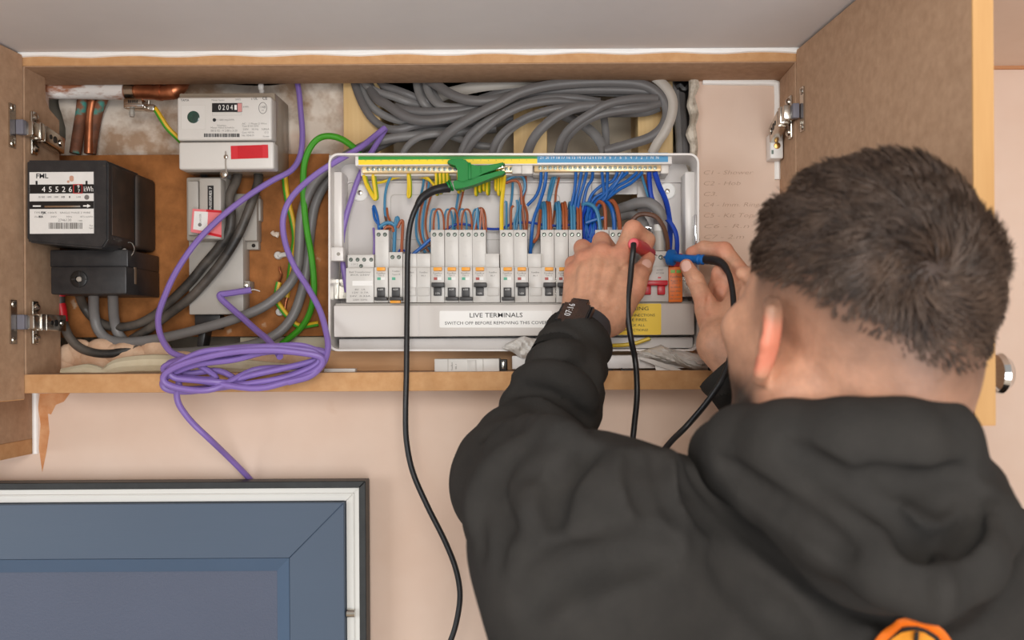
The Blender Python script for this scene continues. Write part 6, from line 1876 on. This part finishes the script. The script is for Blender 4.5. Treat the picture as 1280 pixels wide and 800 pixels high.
mb = MB(); mb.tube([on_back(1146 - (k * .6), 790 + 8 * k, .0040) for k in range(9)], .0016, 6, 1); mb.build('logo_line', HOOD, hoodie)

# --- wristwatch on the left wrist
wc = P(731, 405, 1.050)
nv = Vector((-.38, -1, .30)); nv = (nv - wl_dir * nv.dot(wl_dir)).normalized()
sv = wl_dir.cross(nv).normalized()
watch_c = wc + nv * .0315 - wl_dir * .015 - sv * .0
B = Matrix((sv, wl_dir, nv)).transposed()
mb = MB()
t = bmesh.new(); bmesh.ops.create_cube(t, size=1.0); bmesh.ops.scale(t, vec=(.038, .044, .0095), verts=t.verts)
bmesh.ops.bevel(t, geom=[e for e in t.edges if abs((e.verts[0].co - e.verts[1].co).z) > .005], offset=.0095, segments=5, affect='EDGES')
bmesh.ops.bevel(t, geom=[e for e in t.edges if abs(e.verts[0].co.z - e.verts[1].co.z) < 1e-5], offset=.0018, segments=2, affect='EDGES')
bmesh.ops.rotate(t, cent=(0, 0, 0), matrix=B, verts=t.verts); bmesh.ops.translate(t, vec=watch_c, verts=t.verts)
mb._merge(t)
watch = mb.build('wristwatch', M('watch_black', (24, 24, 26), .22, spec=.6), man, label='black square smartwatch on the left wrist')
mb = MB()
t = bmesh.new(); bmesh.ops.create_cube(t, size=1.0); bmesh.ops.scale(t, vec=(.031, .037, .0008), verts=t.verts)
bmesh.ops.bevel(t, geom=[e for e in t.edges if abs((e.verts[0].co - e.verts[1].co).z) > .0005], offset=.006, segments=5, affect='EDGES')
bmesh.ops.rotate(t, cent=(0, 0, 0), matrix=B, verts=t.verts); bmesh.ops.translate(t, vec=watch_c + nv * .0049, verts=t.verts)
mb._merge(t)
mb.build('watch_screen', M('watch_glass', (44, 30, 24), .10, spec=.7, col2=(74, 50, 38), vs=30), watch)
wt = text('07:16', 640, 300, 10, 1.0, M('watch_digits', (220, 220, 222), .5), watch, name='digits')
vco = np.empty(len(wt.data.vertices) * 3, dtype=np.float32); wt.data.vertices.foreach_get('co', vco); vco = vco.reshape(-1, 3)
cen = (vco.max(0) + vco.min(0)) / 2
sc_ = .018 / (vco[:, 0].max() - vco[:, 0].min())
tgt = watch_c + nv * .0055 - sv * .006 + wl_dir * .002 - BASE[watch.name]
nw = np.array([V3(tgt + wl_dir * float((c[0] - cen[0]) * sc_) - sv * float((c[2] - cen[2]) * sc_ * 1.3)) for c in vco], dtype=np.float32)
wt.data.vertices.foreach_set('co', nw.ravel()); wt.data.update()
mb = MB(); bm = mb.bm
nn = 48
rings = []
for t_, r_ in ((-.016, .0305), (-.0145, .0318), (.0065, .0310), (.008, .0296), (.0065, .0285), (-.0145, .029)):
    rings.append([bm.verts.new(wc - wl_dir * .004 + wl_dir * t_ + (sv * math.cos(2 * math.pi * i / nn) * 1.04 + nv * math.sin(2 * math.pi * i / nn) * .94) * r_) for i in range(nn)])
for j in range(6):
    for i in range(nn): bm.faces.new((rings[j][i], rings[j][(i + 1) % nn], rings[(j + 1) % 6][(i + 1) % nn], rings[(j + 1) % 6][i]))
mb.build('watch_strap', M('strap_dark_grey', (54, 54, 58), .5), watch)

# --- trousers and boots (below the frame)
tr_ = Field((.02, .52, .06), (.48, .96, ZC - .70), .012)
tr_.ell(Vector((.25, .755, ZC - .78)), (.18, .125, .12), k=.04)
for s in (-1, 1):
    hp, kn, an = Vector((.25 + .09 * s, .76, ZC - .82)), Vector((.25 + .10 * s, .745, .50)), Vector((.25 + .11 * s, .775, .12))
    tr_.chain([hp, kn, an], [.102, .078, .066], k=.03)
tv, tf = tr_.nets()
link('trousers', to_mesh('trousers', relax(tv, tf, 1, .5), tf), TROUS, man, ang=80)
for s in (-1, 1):
    bt = Field((.25 + .11 * s - .09, .66, -.012), (.25 + .11 * s + .09, 1.0, .17), .006)
    a = Vector((.25 + .11 * s, .775, .0))
    bt.rc(a + Vector((0, 0, .14)), a + Vector((0, 0, .05)), .052, .05, k=.02); bt.rc(a + Vector((0, 0, .045)), a + Vector((-.02, .16, .032)), .046, .042, k=.02)
    bt.plane_cut(Vector((0, 0, .001)), Vector((0, 0, -1)), (-1, 0, -1), (2, 2, 1))
    v_, f_ = bt.nets()
    link('boot', to_mesh('boot', v_, f_), BOOT, man, ang=60)
